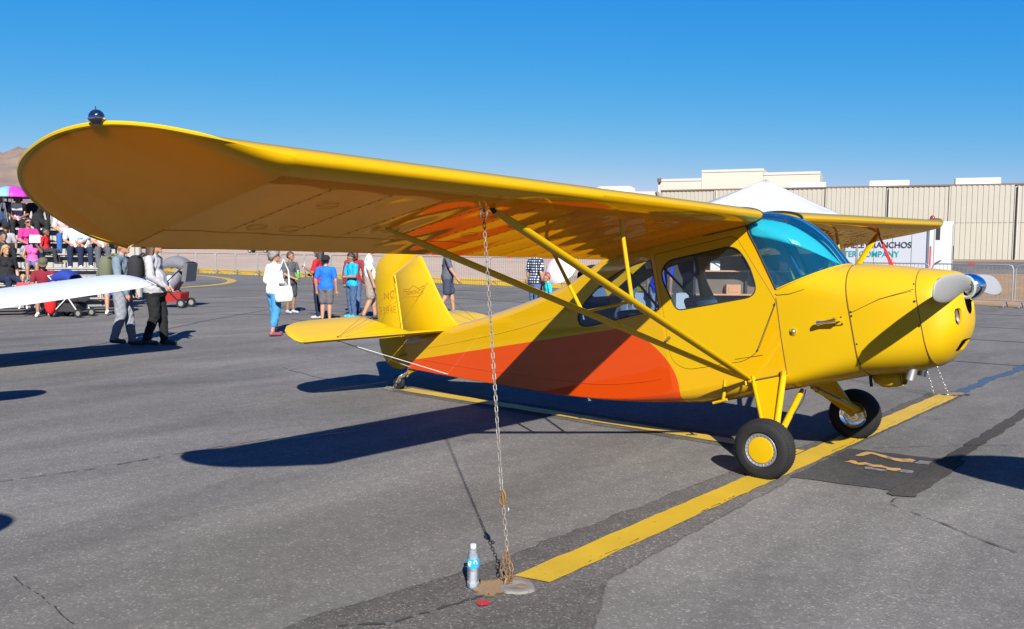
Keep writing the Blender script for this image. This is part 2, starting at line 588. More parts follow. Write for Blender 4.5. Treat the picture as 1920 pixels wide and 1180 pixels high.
asphalt_mat('asphalt', (0.177, 0.170, 0.160), (0.146, 0.140, 0.131), speck=0.28)
asphalt_mat('asphalt_dark', (0.124, 0.117, 0.109), (0.098, 0.092, 0.086), speck=0.55)
asphalt_mat('asphalt_patch', (0.074, 0.071, 0.069), (0.056, 0.054, 0.053), speck=0.25, bumpk=0.12)
asphalt_mat('tar_band', (0.080, 0.073, 0.068), (0.055, 0.050, 0.047), speck=0.15, bumpk=0.08)
mat('tar_glossy', (0.018, 0.021, 0.028), rough=0.28, var=0.3, vscale=25, bump=0.3, bscale=40)
mat('crack_dark', (0.022, 0.021, 0.021), rough=0.9, var=0.3, vscale=20)
mat('concrete', (0.155, 0.145, 0.13), rough=0.85, var=0.4, vscale=30, bump=0.3, bscale=90)
asphalt_mat('dirt', (0.335, 0.222, 0.125), (0.295, 0.195, 0.112), speck=0.12, mottle=0.15)
asphalt_mat('pale_dirt', (0.45, 0.345, 0.262), (0.40, 0.31, 0.235), speck=0.1, mottle=0.12)

def worn_paint(name, col, wear=0.42, scale=14, under=(0.10, 0.09, 0.085), sparse=0.06):
    """old line paint: chips show the asphalt below"""
    m = bpy.data.materials.new(name)
    m.use_nodes = True
    nt = m.node_tree
    b = nt.nodes['Principled BSDF']
    b.inputs['Roughness'].default_value = 0.6
    tc = nn(nt, 'ShaderNodeTexCoord')
    n1 = nn(nt, 'ShaderNodeTexNoise'); setin(n1, Scale=scale, Detail=8.0, Roughness=0.72)
    n2 = nn(nt, 'ShaderNodeTexNoise'); setin(n2, Scale=2.2, Detail=4.0, Roughness=0.6)
    n3 = nn(nt, 'ShaderNodeTexNoise'); setin(n3, Scale=180.0, Detail=2.0)
    for n in (n1, n2, n3): nt.links.new(tc.outputs['Object'], n.inputs['Vector'])
    r = nn(nt, 'ShaderNodeValToRGB')
    r.color_ramp.elements[0].position = wear - sparse; r.color_ramp.elements[1].position = wear
    nt.links.new(n1.outputs[0], r.inputs[0])
    r2 = nn(nt, 'ShaderNodeValToRGB')
    r2.color_ramp.elements[0].position = 0.3; r2.color_ramp.elements[1].position = 0.7
    c = Vector(col) * K; under = tuple(q * K for q in under)
    r2.color_ramp.elements[0].color = (*(c * 0.82), 1); r2.color_ramp.elements[1].color = (*c, 1)
    nt.links.new(n2.outputs[0], r2.inputs[0])
    mu = nn(nt, 'ShaderNodeMix', data_type='RGBA', blend_type='MULTIPLY'); mu.inputs[0].default_value = 0.35
    nt.links.new(r2.outputs[0], mu.inputs[6]); nt.links.new(n3.outputs[0], mu.inputs[7])
    mx = nn(nt, 'ShaderNodeMix', data_type='RGBA')
    mx.inputs[6].default_value = (*under, 1)
    nt.links.new(r.outputs[0], mx.inputs[0]); nt.links.new(mu.outputs[2], mx.inputs[7])
    nt.links.new(mx.outputs[2], b.inputs['Base Color'])
    bp = nn(nt, 'ShaderNodeBump'); setin(bp, Strength=0.25, Distance=0.004)
    nt.links.new(n3.outputs[0], bp.inputs['Height']); nt.links.new(bp.outputs[0], b.inputs['Normal'])
    MATS[name] = m
worn_paint('line_yellow', (0.58, 0.37, 0.012), wear=0.36)
worn_paint('line_yellow_old', (0.50, 0.29, 0.075), wear=0.44, scale=11)
worn_paint('line_white_old', (0.22, 0.21, 0.20), wear=0.5, scale=20)
worn_paint('rust_stain', (0.30, 0.19, 0.09), wear=0.5, scale=9, under=(0.15, 0.12, 0.10), sparse=0.25)
worn_paint('dust_stain', (0.24, 0.19, 0.13), wear=0.56, scale=7, under=(0.13, 0.125, 0.12), sparse=0.2)
worn_paint('red_paint', (0.50, 0.015, 0.025), wear=0.33, scale=30)

# ------------------------------------------------------------------ ground sheets
def sheet(name, poly, z, material, parent=None, smooth=False):
    vs, fs = cdt_panel(poly, [])
    o = mesh_obj(name, [(v[0], v[1], z) for v in vs], fs, material, parent, False)
    fix_normals(o)
    if o.data.polygons and o.data.polygons[0].normal.z < 0:
        o.data.flip_normals()
    return o

def soft_copy(base):
    nm = base + '_soft'
    if nm in MATS: return nm
    m = MATS[base].copy(); m.name = nm
    nt = m.node_tree
    b = nt.nodes['Principled BSDF']; out = [n for n in nt.nodes if n.type == 'OUTPUT_MATERIAL'][0]
    at_ = nn(nt, 'ShaderNodeAttribute', attribute_name='fade')
    tc = nn(nt, 'ShaderNodeTexCoord')
    no = nn(nt, 'ShaderNodeTexNoise'); setin(no, Scale=16.0, Detail=8.0, Roughness=0.75)
    nt.links.new(tc.outputs['Object'], no.inputs['Vector'])
    ad = nn(nt, 'ShaderNodeMath', operation='ADD'); nt.links.new(at_.outputs['Fac'], ad.inputs[0]); nt.links.new(no.outputs[0], ad.inputs[1])
    mr = nn(nt, 'ShaderNodeMapRange', interpolation_type='SMOOTHSTEP'); mr.inputs[1].default_value = 0.72; mr.inputs[2].default_value = 1.12
    nt.links.new(ad.outputs[0], mr.inputs[0])
    tr = nn(nt, 'ShaderNodeBsdfTransparent'); mx = nn(nt, 'ShaderNodeMixShader')
    nt.links.new(mr.outputs[0], mx.inputs[0]); nt.links.new(tr.outputs[0], mx.inputs[1]); nt.links.new(b.outputs[0], mx.inputs[2])
    nt.links.new(mx.outputs[0], out.inputs[0])
    MATS[nm] = m
    return nm
def soft_sheet(name, poly, z, base, inset):
    inn = inset_poly(poly, inset)
    n = len(poly)
    vs = [(x, y, z) for x, y in poly] + [(x, y, z) for x, y in inn]
    fade = [0.0] * n + [1.0] * n
    fs = [(i, (i + 1) % n, n + (i + 1) % n, n + i) for i in range(n)]
    v2, f2 = cdt_panel(inn, [])
    k = len(vs); vs += [(x, y, z) for x, y in v2]; fade += [1.0] * len(v2); fs += [tuple(k + q for q in f) for f in f2]
    o = mesh_obj(name, vs, fs, soft_copy(base), None, False)
    a = o.data.attributes.new('fade', 'FLOAT', 'POINT'); a.data.foreach_set('value', fade)
    bm = bmesh.new(); bm.from_mesh(o.data)
    bmesh.ops.recalc_face_normals(bm, faces=bm.faces)
    bm.to_mesh(o.data); bm.free()
    return o

def jag(poly, step=0.12, amp=0.01, seed=1):
    """subdivide an outline and roughen it"""
    r = random.Random(seed)
    out = []
    n = len(poly)
    for i in range(n):
        a, b = Vector(poly[i]), Vector(poly[(i + 1) % n])
        L = (b - a).length
        k = max(1, int(L / step))
        d = (b - a).normalized() if L > 1e-6 else Vector((1, 0))
        p = Vector((-d.y, d.x))
        for j in range(k):
            out.append(tuple(a + (b - a) * (j / k) + p * (r.uniform(-1, 1) * amp) + d * (r.uniform(-.3, .3) * amp if j else 0)))
    return out

def ribbon(name, pts, w, z, material, seed=1, amp=0.3, step=0.25, wander=0.0, gap=0.0):
    """thin irregular strip along a polyline (cracks, tar, painted lines)"""
    r = random.Random(seed)
    P = []
    for a, b in zip(pts, pts[1:]):
        a, b = Vector(a), Vector(b)
        k = max(1, int((b - a).length / step))
        for j in range(k): P.append(a + (b - a) * j / k)
    P.append(Vector(pts[-1]))
    vs, fs = [], []
    off = 0.0
    for i, p in enumerate(P):
        t = (P[min(i + 1, len(P) - 1)] - P[max(i - 1, 0)]).normalized()
        nv = Vector((-t.y, t.x))
        off = off * 0.8 + r.uniform(-1, 1) * wander
        hw = w / 2 * (1 + r.uniform(-amp, amp))
        hw2 = w / 2 * (1 + r.uniform(-amp, amp))
        q = p + nv * off
        vs += [(*(q + nv * hw), z), (*(q - nv * hw2), z)]
    for i in range(len(P) - 1):
        if gap and r.random() < gap: continue
        fs.append((2 * i + 1, 2 * i + 3, 2 * i + 2, 2 * i))
    o = mesh_obj(name, vs, fs, material, None, False)
    return tag(o, kind='structure')

def lin(a, b, n):
    return [a + (b - a) * i / (n - 1) for i in range(n)]

# apron: flat to the edge kerb, then bare desert rising very slightly towards the hangars
def ground_z(x, y):
    return 1.15 * max(0.0, min(1.0, (y - 32) / 52.0))
S = 6000
apron = mesh_obj('apron_asphalt', [(-S, -S, 0), (S, -S, 0), (S, 24.35, 0), (-S, 24.35, 0)], [(0, 1, 2, 3)], 'asphalt', None, False)
tag(apron, kind='structure')
ys = [24.35, 28, 32, 38, 45, 55, 66, 75, 84, 120, 400, S]
xs = [-S, -800, -200, -100, -60, -30, 0, 30, 80, 300, S]
V, F = [], []
for y in ys:
    for x in xs: V.append((x, y, ground_z(x, y)))
m_ = len(xs)
for i in range(len(ys) - 1):
    for j in range(m_ - 1): F.append((i * m_ + j, i * m_ + j + 1, (i + 1) * m_ + j + 1, (i + 1) * m_ + j))
FM = [1 if (V[f[0]][0] + V[f[1]][0]) / 2 < -25 else 0 for f in F]
dirt = mesh_obj('desert_ground', V, F, None, None, True, mats=['dirt', 'pale_dirt'], fmat=FM)
tag(dirt, kind='structure')
# gravel-grey hangar apron
V = [(-95, 47, ground_z(0, 47) + .02), (60, 68, ground_z(0, 68) + .02), (60, 110, 1.17), (-120, 110, 1.17)]
ys2 = [50, 58, 66, 75, 84, 112]
V, F = [], []
for y in ys2:
    for x0, k in ((-40, .35), (-10, .35), (60, .35)):
        V.append((x0, y + (x0 + 40) * .12, ground_z(0, y + (x0 + 40) * .12) + .012))
for i in range(len(ys2) - 1):
    for j in range(2): F.append((i * 3 + j, i * 3 + j + 1, (i + 1) * 3 + j + 1, (i + 1) * 3 + j))
tag(mesh_obj('hangar_apron', V, F, 'asphalt', None, True), kind='structure')

# repair trench along the tie-down bar
tr = jag([(-.42, -6.6), (-.50, -4.6), (-.36, -3.7), (-.30, -1.2), (-.22, .5), (-.25, 4.1), (.16, 4.1), (.14, .5), (.22, -1.5), (.30, -3.3), (.62, -3.9), (.9, -5.2), (1.2, -6.6)], .1, .014, 3)
tag(soft_sheet('asphalt_repair_strip', tr, .003, 'asphalt_dark', .07), kind='structure')
sp = jag([(-4.95, -.22), (-4.95, .26), (-.35, .30), (-.35, -.2)], .12, .012, 5)
tag(soft_sheet('asphalt_repair_strip', sp, .0035, 'asphalt_dark', .06), kind='structure')
pt = jag([(.12, -.80), (.12, .47), (.98, .62), (.96, -.64)], .08, .012, 8)
tag(soft_sheet('asphalt_patch', pt, .006, 'asphalt_patch', .035), kind='structure')
tag(soft_sheet('tar_joint', jag([(.80, -.76), (.86, -.80), (.99, -.72), (1.0, .35), (.98, .62), (.93, .66), (.955, 2.2), (.97, 6.0), (.84, 6.0), (.82, 2.2), (.80, .3)], .1, .014, 9), .009, 'tar_band', .028), kind='structure')
ribbon('tar_joint', [(.89, -.72), (.895, .2), (.885, 1.2), (.90, 3.0), (.90, 6.0)], .009, .0125, 'crack_dark', 4, .9, .05, .004)
ribbon('tar_seal', [(.02, 4.25), (.06, 5.2), (.05, 5.9), (.12, 7.0), (.10, 9.5), (.15, 14.5)], .13, .005, 'tar_glossy', 5, .35, .12, .012)
# painted T for the tie-down
for nm, poly, sd_ in (('painted_line', [(-.105, -3.60), (.085, -3.55), (.105, 4.02), (-.105, 4.02)], 11),):
    tag(sheet(nm, jag(poly, .09, .006, sd_), .010, 'line_yellow'), kind='structure')
tag(sheet('painted_line', jag([(-4.88, -.10), (-4.86, .10), (-.112, .115), (-.112, -.065)], .1, .006, 12), .010, 'line_yellow'), kind='structure')
for i, (y0, y1, x0) in enumerate([(-3.2, -2.7, .062), (-2.0, -1.5, .07), (.2, .9, .062), (1.2, 2.1, .05), (2.5, 3.6, .058)]):
    ribbon('crack', [(x0, y0), (x0 + .01, (y0 + y1) / 2), (x0 - .004, y1)], .0055, .0118, 'crack_dark', 90 + i, .95, .03, .005, .5)
# worn stand marking on the patch: two broken strokes
tag(sheet('worn_marking', jag([(.26, .20), (.27, .32), (.285, .41), (.33, .43), (.40, .40), (.52, .345), (.60, .355), (.625, .40), (.67, .37), (.675, .27), (.63, .26), (.60, .235), (.52, .265), (.42, .32), (.34, .36), (.325, .30), (.32, .235), (.295, .20)], .04, .008, 21), .011, 'line_yellow_old'), kind='structure')
tag(sheet('worn_marking', jag([(.275, -.06), (.29, .02), (.335, .03), (.36, -.02), (.40, .03), (.47, -.0), (.52, .02), (.60, -.015), (.665, .02), (.68, -.04), (.66, -.095), (.60, -.09), (.585, -.05), (.50, -.075), (.44, -.06), (.39, -.09), (.35, -.075), (.31, -.05)], .04, .009, 22), .011, 'line_yellow_old'), kind='structure')
tag(sheet('worn_marking', jag([(.70, .27), (.70, .39), (.79, .41), (.79, .29)], .03, .008, 23), .011, 'line_white_old'), kind='structure')
tag(sheet('worn_marking', jag([(.70, -.10), (.69, .0), (.765, .02), (.775, -.075)], .03, .008, 24), .011, 'line_white_old'), kind='structure')
tag(sheet('worn_marking', jag([(.47, -.18), (.45, -.10), (.60, -.10), (.62, -.15)], .03, .01, 25), .0105, 'line_white_old'), kind='structure')
# curved lead-in line far left
pts = []
for i in range(25):
    t = i / 24
    p = (1 - t) ** 3 * Vector((-64, 22.6)) + 3 * t * (1 - t) ** 2 * Vector((-38, 22.8)) + 3 * t * t * (1 - t) * Vector((-28.5, 14.5)) + t ** 3 * Vector((-30.5, 3))
    pts.append((p.x, p.y))
ribbon('painted_line', pts, .42, .006, 'line_yellow', 31, .06, 1.2)
# sealed cracks and lane joints of the apron
cr = [([(-9.2, -4.2), (-10.66, -2.37), (-12.9, .6), (-15.34, 3.38), (-19, 8.5)], .055), ([(-19.5, 2.2), (-15.3, 6.5), (-11, 10.8), (-6, 15)], .06),
      ([(-24, 8.8), (-18.6, 9.6), (-13.4, 9.8), (-8, 10.3)], .06), ([(-30, 14), (-20, 14.6), (-10, 14.2), (4, 15.5)], .07), ([(-40, 19.5), (-20, 19), (2, 20)], .08),
      ([(-7.0, 7.2), (-4.0, 7.8), (-1, 7.6), (3, 8.1), (8, 8)], .05), ([(-2.4, 11.5), (2, 11.9), (6, 11.8)], .05), ([(-14.5, 5.2), (-11.8, 4.8), (-8.6, 5.6), (-5.2, 5.1)], .045),
      ([(-23, 3.5), (-19, 6.9), (-14, 7.9), (-7, 8.6)], .055), ([(1.6, 9.2), (3.4, 16), (5, 23)], .06), ([(-6.6, 6.0), (-6.2, 12), (-6.4, 22)], .06), ([(-32, 6), (-31, 15), (-33, 23)], .07)]
for i, (p, w) in enumerate(cr):
    ribbon('sealed_crack', p, w, .003 + .0004 * i, 'crack_dark', 40 + i, .45, .3, .03)
for i, (p, w) in enumerate([([(-3.92, -4.66), (-3.8, -4.05), (-3.81, -3.37), (-3.75, -2.6)], .010), ([(-1.95, -5.26), (-1.84, -5.27), (-1.51, -5.28), (-1.13, -5.29), (-.8, -5.32)], .006),
                            ([(.89, -.82), (.90, -.99), (1.02, -1.08), (1.25, -1.19), (1.65, -1.47), (2.1, -1.7)], .008), ([(-.30, -4.55), (-.14, -4.36), (-.10, -4.1), (-.06, -3.9), (.0, -3.8)], .016),
                            ([(.10, .05), (.16, .02), (.30, .05), (.60, .03), (.85, .06)], .008), ([(.28, .62), (.6, 1.0), (1.1, 1.5), (1.5, 1.7)], .006)]):
    ribbon('crack', p, w, .0075 + .0003 * i, 'crack_dark', 60 + i, .8, .04, .007, .25)
for i, p in enumerate([[(-7.6, .18), (-7.2, .06), (-6.89, -.01), (-6.5, -.07), (-6.2, -.10)], [(-3.8, -3.4), (-3.72, -2.9), (-3.6, -2.5), (-3.45, -1.9)]]):
    ribbon('dry_crack', p, .018, .0085, 'dust_stain', 70 + i, .9, .05, .012)
# rust and dust round the near anchor
tag(soft_sheet('rust_stain', jag([(-.26, -3.80), (-.16, -3.72), (-.13, -3.60), (-.02, -3.56), (.05, -3.62), (.03, -3.78), (.02, -3.90), (-.07, -3.94), (-.15, -3.90)], .03, .012, 80), .013, 'rust_stain', .07), kind='structure')
tag(soft_sheet('rust_stain', jag([(-.08, 3.93), (-.1, 4.12), (-.02, 4.35), (.12, 4.32), (.22, 4.2), (.12, 4.05), (.11, 3.96)], .03, .02, 81), .013, 'rust_stain', .07), kind='structure')
tag(sheet('red_paint_spot', jag([(-.005, -3.985), (-.02, -3.955), (.0, -3.925), (.035, -3.93), (.045, -3.965), (.025, -3.99)], .02, .004, 82), .012, 'red_paint'), kind='structure')
b_ = MB()
r_ = random.Random(5)
for i in range(230):
    a, q = r_.uniform(0, 2 * PI), abs(r_.gauss(0, .30)) + .06
    x, y = .02 + q * math.cos(a) * .8, -3.75 + q * math.sin(a)
    s_ = r_.uniform(.0014, .0036)
    if i % 3 == 0: t_ = r_.random(); x, y = -.08 - .34 * t_ + r_.gauss(0, .02), -3.93 - .75 * t_ + r_.gauss(0, .03)
    b_.ell((x, y, .012 + s_ * .4), (s_, s_ * r_.uniform(.7, 1.2), s_ * .7), 5, 3)
gs = b_.build('loose_grit', 'dust_stain', None, False)
tag(gs, kind='stuff', label='loose stone grit around the near tie-down anchor', cat='grit')

# far hill
b_ = MB()
def hill_h(x, y):
    u_ = (x + 1560) / 520; v_ = (y - 660) / 430
    h = 185 * math.exp(-(abs(u_) ** 1.7) - (abs(v_) ** 1.7))
    h += 100 * math.exp(-((x + 1900) / 420) ** 2 - ((y - 300) / 420) ** 2)
    w = .6 * math.sin(x * .021 + 1.3 * math.sin(y * .013)) * math.cos(y * .024 + .7 * math.sin(x * .017))
    w2 = math.sin(x * .063 + y * .05) * math.sin(y * .071 - x * .03)
    return .80 * h * (1 + .07 * w + .045 * w2 + .02 * math.sin(x * .17 + 2 * math.sin(y * .05)) * math.sin(y * .19)) - 3
V, F = [], []
N = 150
for i in range(N):
    for j in range(N):
        x, y = -2600 + 1700 * i / (N - 1), -300 + 1750 * j / (N - 1)
        V.append((x, y, hill_h(x, y)))
for i in range(N - 1):
    for j in range(N - 1): F.append((i * N + j, (i + 1) * N + j, (i + 1) * N + j + 1, i * N + j + 1))
mat('hill_rock', (0.165, 0.118, 0.09), rough=0.95, var=0.38, vscale=.05, bump=0.5, bscale=.09)
tag(mesh_obj('hill', V, F, 'hill_rock', None, True), kind='structure')

# ------------------------------------------------------------------ the yellow aeroplane (built level, pitched 12 degrees on its tailwheel)
PL = empty('airplane')
PL.rotation_euler = (0, R(-12), 0)
tag(PL, 'yellow and orange high-wing taildragger chained to the tie-down in the foreground', 'airplane')
LABEL = {}

# --- wing
CH, XLE, INC = 1.52, 0.10, R(2.0)
def zle(y): return 1.95 + 0.0175 * abs(y)
def naca(s):
    t = 0.12; m, p = .04, .4
    yt = 5 * t * (.2969 * math.sqrt(s) - .1260 * s - .3516 * s * s + .2843 * s ** 3 - .1036 * s ** 4)
    yc = m / p ** 2 * (2 * p * s - s * s) if s < p else m / (1 - p) ** 2 * ((1 - 2 * p) + 2 * p * s - s * s)
    return yc, yt
def foil(s, up, y):
    yc, yt = naca(s)
    h = (yc + (yt if up else -yt)) * CH
    d = s * CH
    return XLE - d * math.cos(INC) + h * math.sin(INC), zle(y) + h * math.cos(INC) - d * math.sin(INC)
RIBS = [.40, .78, 1.14, 1.50, 1.86, 2.22, 2.56, 2.94, 3.30, 3.66, 4.02, 4.38, 4.70]
def sag(y, s):
    if s < .13: return 0.0
    for a, b in zip(RIBS, RIBS[1:]):
        if a <= y <= b:
            k = math.sin(PI * (y - a) / (b - a)) ** 2
            return 0.0042 * k * min(1, (s - .13) / .08) * min(1, (1.0 - s) / .15 + .15)
    return 0.0
def svals(a, b, n):
    return [a + (b - a) * (1 - math.cos(PI * i / (n - 1))) / 2 for i in range(n)]
def foil_loop(y, sg, s1=1.0, n=26, s0=0.0):
    """points from upper rear round the nose to lower rear"""
    out = []
    ss = [((i / (n - 1)) ** 1.6) * (s1 - s0) + s0 for i in range(n)]
    for s in reversed(ss):
        x, z = foil(s, True, y); out.append(Vector((x, sg * y, z - sag(y, s))))
    for s in ss[1:] if s0 == 0 else ss:
        x, z = foil(s, False, y); out.append(Vector((x, sg * y, z + sag(y, s))))
    return out
OUT = [(.10, 4.72, 2.032), (.075, 4.90, 2.062), (.02, 5.08, 2.108), (-.06, 5.24, 2.150), (-.17, 5.37, 2.176), (-.34, 5.45, 2.185), (-.58, 5.465, 2.185),
       (-.80, 5.43, 2.176), (-1.02, 5.34, 2.158), (-1.20, 5.215, 2.130), (-1.34, 5.06, 2.090), (-1.415, 4.90, 2.035), (-1.42, 4.72, 1.980)]
def catmull(P, n):
    P = [Vector(p) for p in P]
    out = []
    m = len(P) - 1
    for k in range(n):
        t = k / (n - 1) * m
        i = min(int(t), m - 1); u = t - i
        p0, p1, p2, p3 = P[max(i - 1, 0)], P[i], P[i + 1], P[min(i + 2, m)]
        out.append(.5 * ((2 * p1) + (p2 - p0) * u + (2 * p0 - 5 * p1 + 4 * p2 - p3) * u * u + (3 * p1 - p0 - 3 * p2 + p3) * u ** 3))
    return out

def strip_lower(y, sg, w, s0, s1, off, n=18):
    G = []
    for k in (-1, 1):
        row = []
        for i in range(n):
            s = s0 + (s1 - s0) * i / (n - 1)
            x, z = foil(s, False, y); row.append(Vector((x, sg * y + k * w / 2, z - off)))
        G.append(row)
    return G

def build_wing(sg):
    yss = []
    for a, b in zip(RIBS, RIBS[1:]):
        yss += [a + (b - a) * k / 6 for k in range(6)]
    inner = [y for y in yss if y < 2.56] + [2.56]
    outer = [y for y in yss if y >= 2.56 - 1e-6] + [4.72]
    vs, fs = [], []
    def loft(rows, cap0, cap1):
        k = len(vs); m = len(rows[0])
        for r in rows: vs.extend(r)
        for i in range(len(rows) - 1):
            for j in range(m):
                l = (j + 1) % m
                q = (k + i * m + j, k + i * m + l, k + (i + 1) * m + l, k + (i + 1) * m + j)
                fs.append(q if sg > 0 else q[::-1])
        if cap0: fs.append(tuple(range(k, k + m)))
        if cap1: fs.append(tuple(k + (len(rows) - 1) * m + j for j in range(m)))
    loft([foil_loop(y, sg) for y in inner], True, True)
    loft([foil_loop(y, sg, .745) for y in outer], True, True)
    # tip: skins swept up from the last rib to the bow
    NS = 34
    ss = [(i / (NS - 1)) ** 1.6 for i in range(NS)]
    O = catmull(OUT, 81)
    # arc-length along the bow matched to chord fraction by x order
    xs_ = []
    for s in ss:
        # chord position -> bow parameter, smooth monotone
        t = math.acos(1 - 2 * s) / PI
        k = t * 80
        i = min(int(k), 79)
        p = O[i].lerp(O[i + 1], k - i)
        xs_.append(Vector((p.x, sg * p.y, p.z)))
    for up in (True, False):
        rows = []
        NW = 10
        for j in range(NW + 1):
            w = j / NW
            row = []
            for s, o in zip(ss, xs_):
                x, z = foil(s, up, 4.72)
                P0 = Vector((x, sg * 4.72, z))
                ww = math.sin(w * PI / 2)
                wz = ww ** (1 + 0.9 * max(0, 1 - s / .10)) if not up else w ** 1.3
                row.append(Vector((P0.x + (o.x - P0.x) * ww, P0.y + (o.y - P0.y) * ww, P0.z + (o.z - P0.z) * wz)))
            rows.append(row)
        k = len(vs); m = len(ss)
        for r in rows: vs.extend(r)
        for i in range(NW):
            for j in range(m - 1):
                q = (k + i * m + j, k + i * m + j + 1, k + (i + 1) * m + j + 1, k + (i + 1) * m + j)
                fs.append(q if (up == (sg > 0)) else q[::-1])
    wing = mesh_obj('wing', vs, fs, 'wing_fabric', PL, True, sharp=45)
    bm = bmesh.new(); bm.from_mesh(wing.data)
    bmesh.ops.dissolve_degenerate(bm, dist=1e-6, edges=bm.edges)
    bmesh.ops.recalc_face_normals(bm, faces=bm.faces)
    bm.to_mesh(wing.data); bm.free()
    b = MB()
    b.tube([Vector((p.x, sg * p.y, p.z)) for p in O[9:]], [.001, .003, .005, .007, .009] + [.010] * (len(O) - 14), 8)
    b.build('tip_bow', 'yellow', wing)
    # aileron
    rows = [foil_loop(y, sg, .999, 10, .757) for y in lin(2.575, 4.705, 25)]
    vs2, fs2 = [], []
    m = len(rows[0])
    for r in rows: vs2.extend(r)
    for i in range(len(rows) - 1):
        for j in range(m):
            l = (j + 1) % m
            fs2.append((i * m + j, i * m + l, (i + 1) * m + l, (i + 1) * m + j))
    fs2 += [tuple(range(m)), tuple((len(rows) - 1) * m + j for j in range(m))]
    al = mesh_obj('aileron', vs2, fs2, 'wing_fabric', wing, True, sharp=40); fix_normals(al)
    # rib tapes with stitching on the underside
    for y in RIBS[1:-1]:
        G = strip_lower(y, sg, .014, .13, .74 if y >= 2.56 else .985, .0009)
        o = grid('rib_tape', G, 'wing_fabric', wing); fix_normals(o)
        st = MB()
        i = 0
        s = .16
        while s < (.72 if y >= 2.56 else .95):
            x, z = foil(s, False, y)
            st.box((x, sg * y, z - .001), (.020, .0035, .0016))
            s += .052
        tag(st.build('rib_stitching', 'dark_line', wing, False), kind='stuff')
    for y, s in ((4.2, .33), (3.45, .60), (4.28, .66), (4.08, .66), (2.75, .62), (1.9, .60), (1.6, .62), (3.1, .30), (2.4, .30), (1.3, .3)):
        x, z = foil(s, False, y)
        b = MB(); b.tube([(x + .055 * math.cos(a), sg * y + .055 * math.sin(a), z - .001) for a in lin(0, 2 * PI * 31 / 32, 32)], .0016, 5, closed=True)
        b.build('inspection_ring', 'yellow_fabric', wing)
    # nav light on the tip bow, with its fairing
    p = Vector((-.165, sg * 5.385, 2.196))
    b = MB(); b.ell(p, (.031, .028, .029), 20, 12)
    nv = b.build('nav_light', 'nav_dark' if sg < 0 else 'nav_red', wing)
    b = MB(); b.lathe([(.028, -.004), (.033, 0), (.028, .006)], 20, p + Vector((0, 0, -.008))); b.build('light_bezel', 'chrome', wing)
    b = MB(); b.tube([p + Vector((0, 0, .02)), p + Vector((.002, 0, .042))], .002, 5); b.build('light_pin', 'dark', wing)
    # black seal round the root rib
    lp = foil_loop(.392, sg, .35, 18)
    b = MB(); b.tube(lp, .0065, 6); b.build('root_seal', 'dark', wing)
    return wing
WR = build_wing(-1)
WL = build_wing(1)
WR['label'] = 'near wing reaching over the apron towards the viewer'
WL['label'] = 'far wing beyond the windshield'

# --- fuselage sides
HW0 = .385
def hw(x):
    if x > -.96: return HW0
    return HW0 + (.032 - HW0) * ((-.96 - x) / 3.69) ** 1.03
LONG = [(.08, .69), (-.3, .688), (-1.0, .655), (-1.55, .655), (-2.1, .725), (-2.85, .872), (-3.8, 1.075), (-4.63, 1.262)]
SHOULD = [(-4.63, 1.505), (-4.2, 1.515), (-3.4, 1.555), (-2.7, 1.61), (-2.1, 1.70), (-1.75, 1.80), (-1.5, 1.90)]
def longz(x): return smooth_tab(LONG, x)[0]
def shz(x): return smooth_tab(SHOULD, x)[0]
DOOR = round_poly([(-.925, 1.845), (-.165, 1.845), (.035, 1.375), (.078, 1.265), (-.142, .900), (-.27, .845), (-.80, .835), (-.93, .93)], [.02, .05, .03, .03, .08, .05, .1, .1])
FWIN = round_poly([(-.875, 1.335), (-.055, 1.335), (-.165, 1.772), (-.875, 1.772)], [.13, .11, .15, .13], 7)
FWIN = round_poly([(-.80, 1.338), (-.05, 1.338), (-.085, 1.60), (-.175, 1.772), (-.80, 1.772), (-.885, 1.70), (-.885, 1.60)], [.06, .12, .1, .09, .06, .06, .1], 6)
RWIN = [(-.968, 1.378), (-.968, 1.808), (-1.146, 1.803), (-1.27, 1.786), (-1.382, 1.757), (-1.51, 1.715), (-1.639, 1.655), (-1.76, 1.585), (-1.851, 1.515), (-1.892, 1.46), (-1.90, 1.42), (-1.885, 1.38), (-1.85, 1.357), (-1.78, 1.347), (-1.699, 1.348)]
outer = []
for x in lin(.078, -4.63, 48): outer.append((x, longz(x)))
for x in lin(-4.63, -1.5, 32): outer.append((x, shz(x)))
for x in [-1.2, -.9, -.6, -.3, -.06]:
    s = (XLE - x) / CH
    outer.append((x, foil(s, False, .4)[1] + .012))
outer += [(-.043, 1.83), (.030, 1.60), (.098, 1.362)]
STE = [(-.05 - .14 * i, .75 + .13 * j) for i in range(33) for j in range(9)]
STE2 = STE + [(-.96, .70 + .05 * i) for i in range(14)] + [(-.95, 1.87)]
def side_panel(sg):
    holes = [RWIN, inset_poly(DOOR, -.0045) if sg < 0 else FWIN]
    vs, fs = cdt_panel(outer, holes, STE2)
    o = mesh_obj('fuselage_side', [(x, sg * hw(x), z) for x, z in vs], fs, 'flash', PL, False)
    fix_normals(o)
    n = sum((p.normal.y * p.area for p in o.data.polygons))
    if n * sg < 0: o.data.flip_normals()
    solidify(o, .014)
    return o
side_panel(-1); side_panel(1)
def flat_part(name, poly, holes, sg, off, material, parent, thick):
    vs, fs = cdt_panel(poly, holes, [p for p in STE])
    o = mesh_obj(name, [(x, sg * (hw(x) + off), z) for x, z in vs], fs, material, parent, False)
    fix_normals(o)
    if sum(p.normal.y * p.area for p in o.data.polygons) * sg < 0: o.data.flip_normals()
    if thick: solidify(o, thick)
    return o
door = flat_part('door', DOOR, [FWIN], -1, .002, 'yellow', PL, .018)
flat_part('door_window', inset_poly(FWIN, -.008), [], -1, -.010, 'window_glass', door, 0)
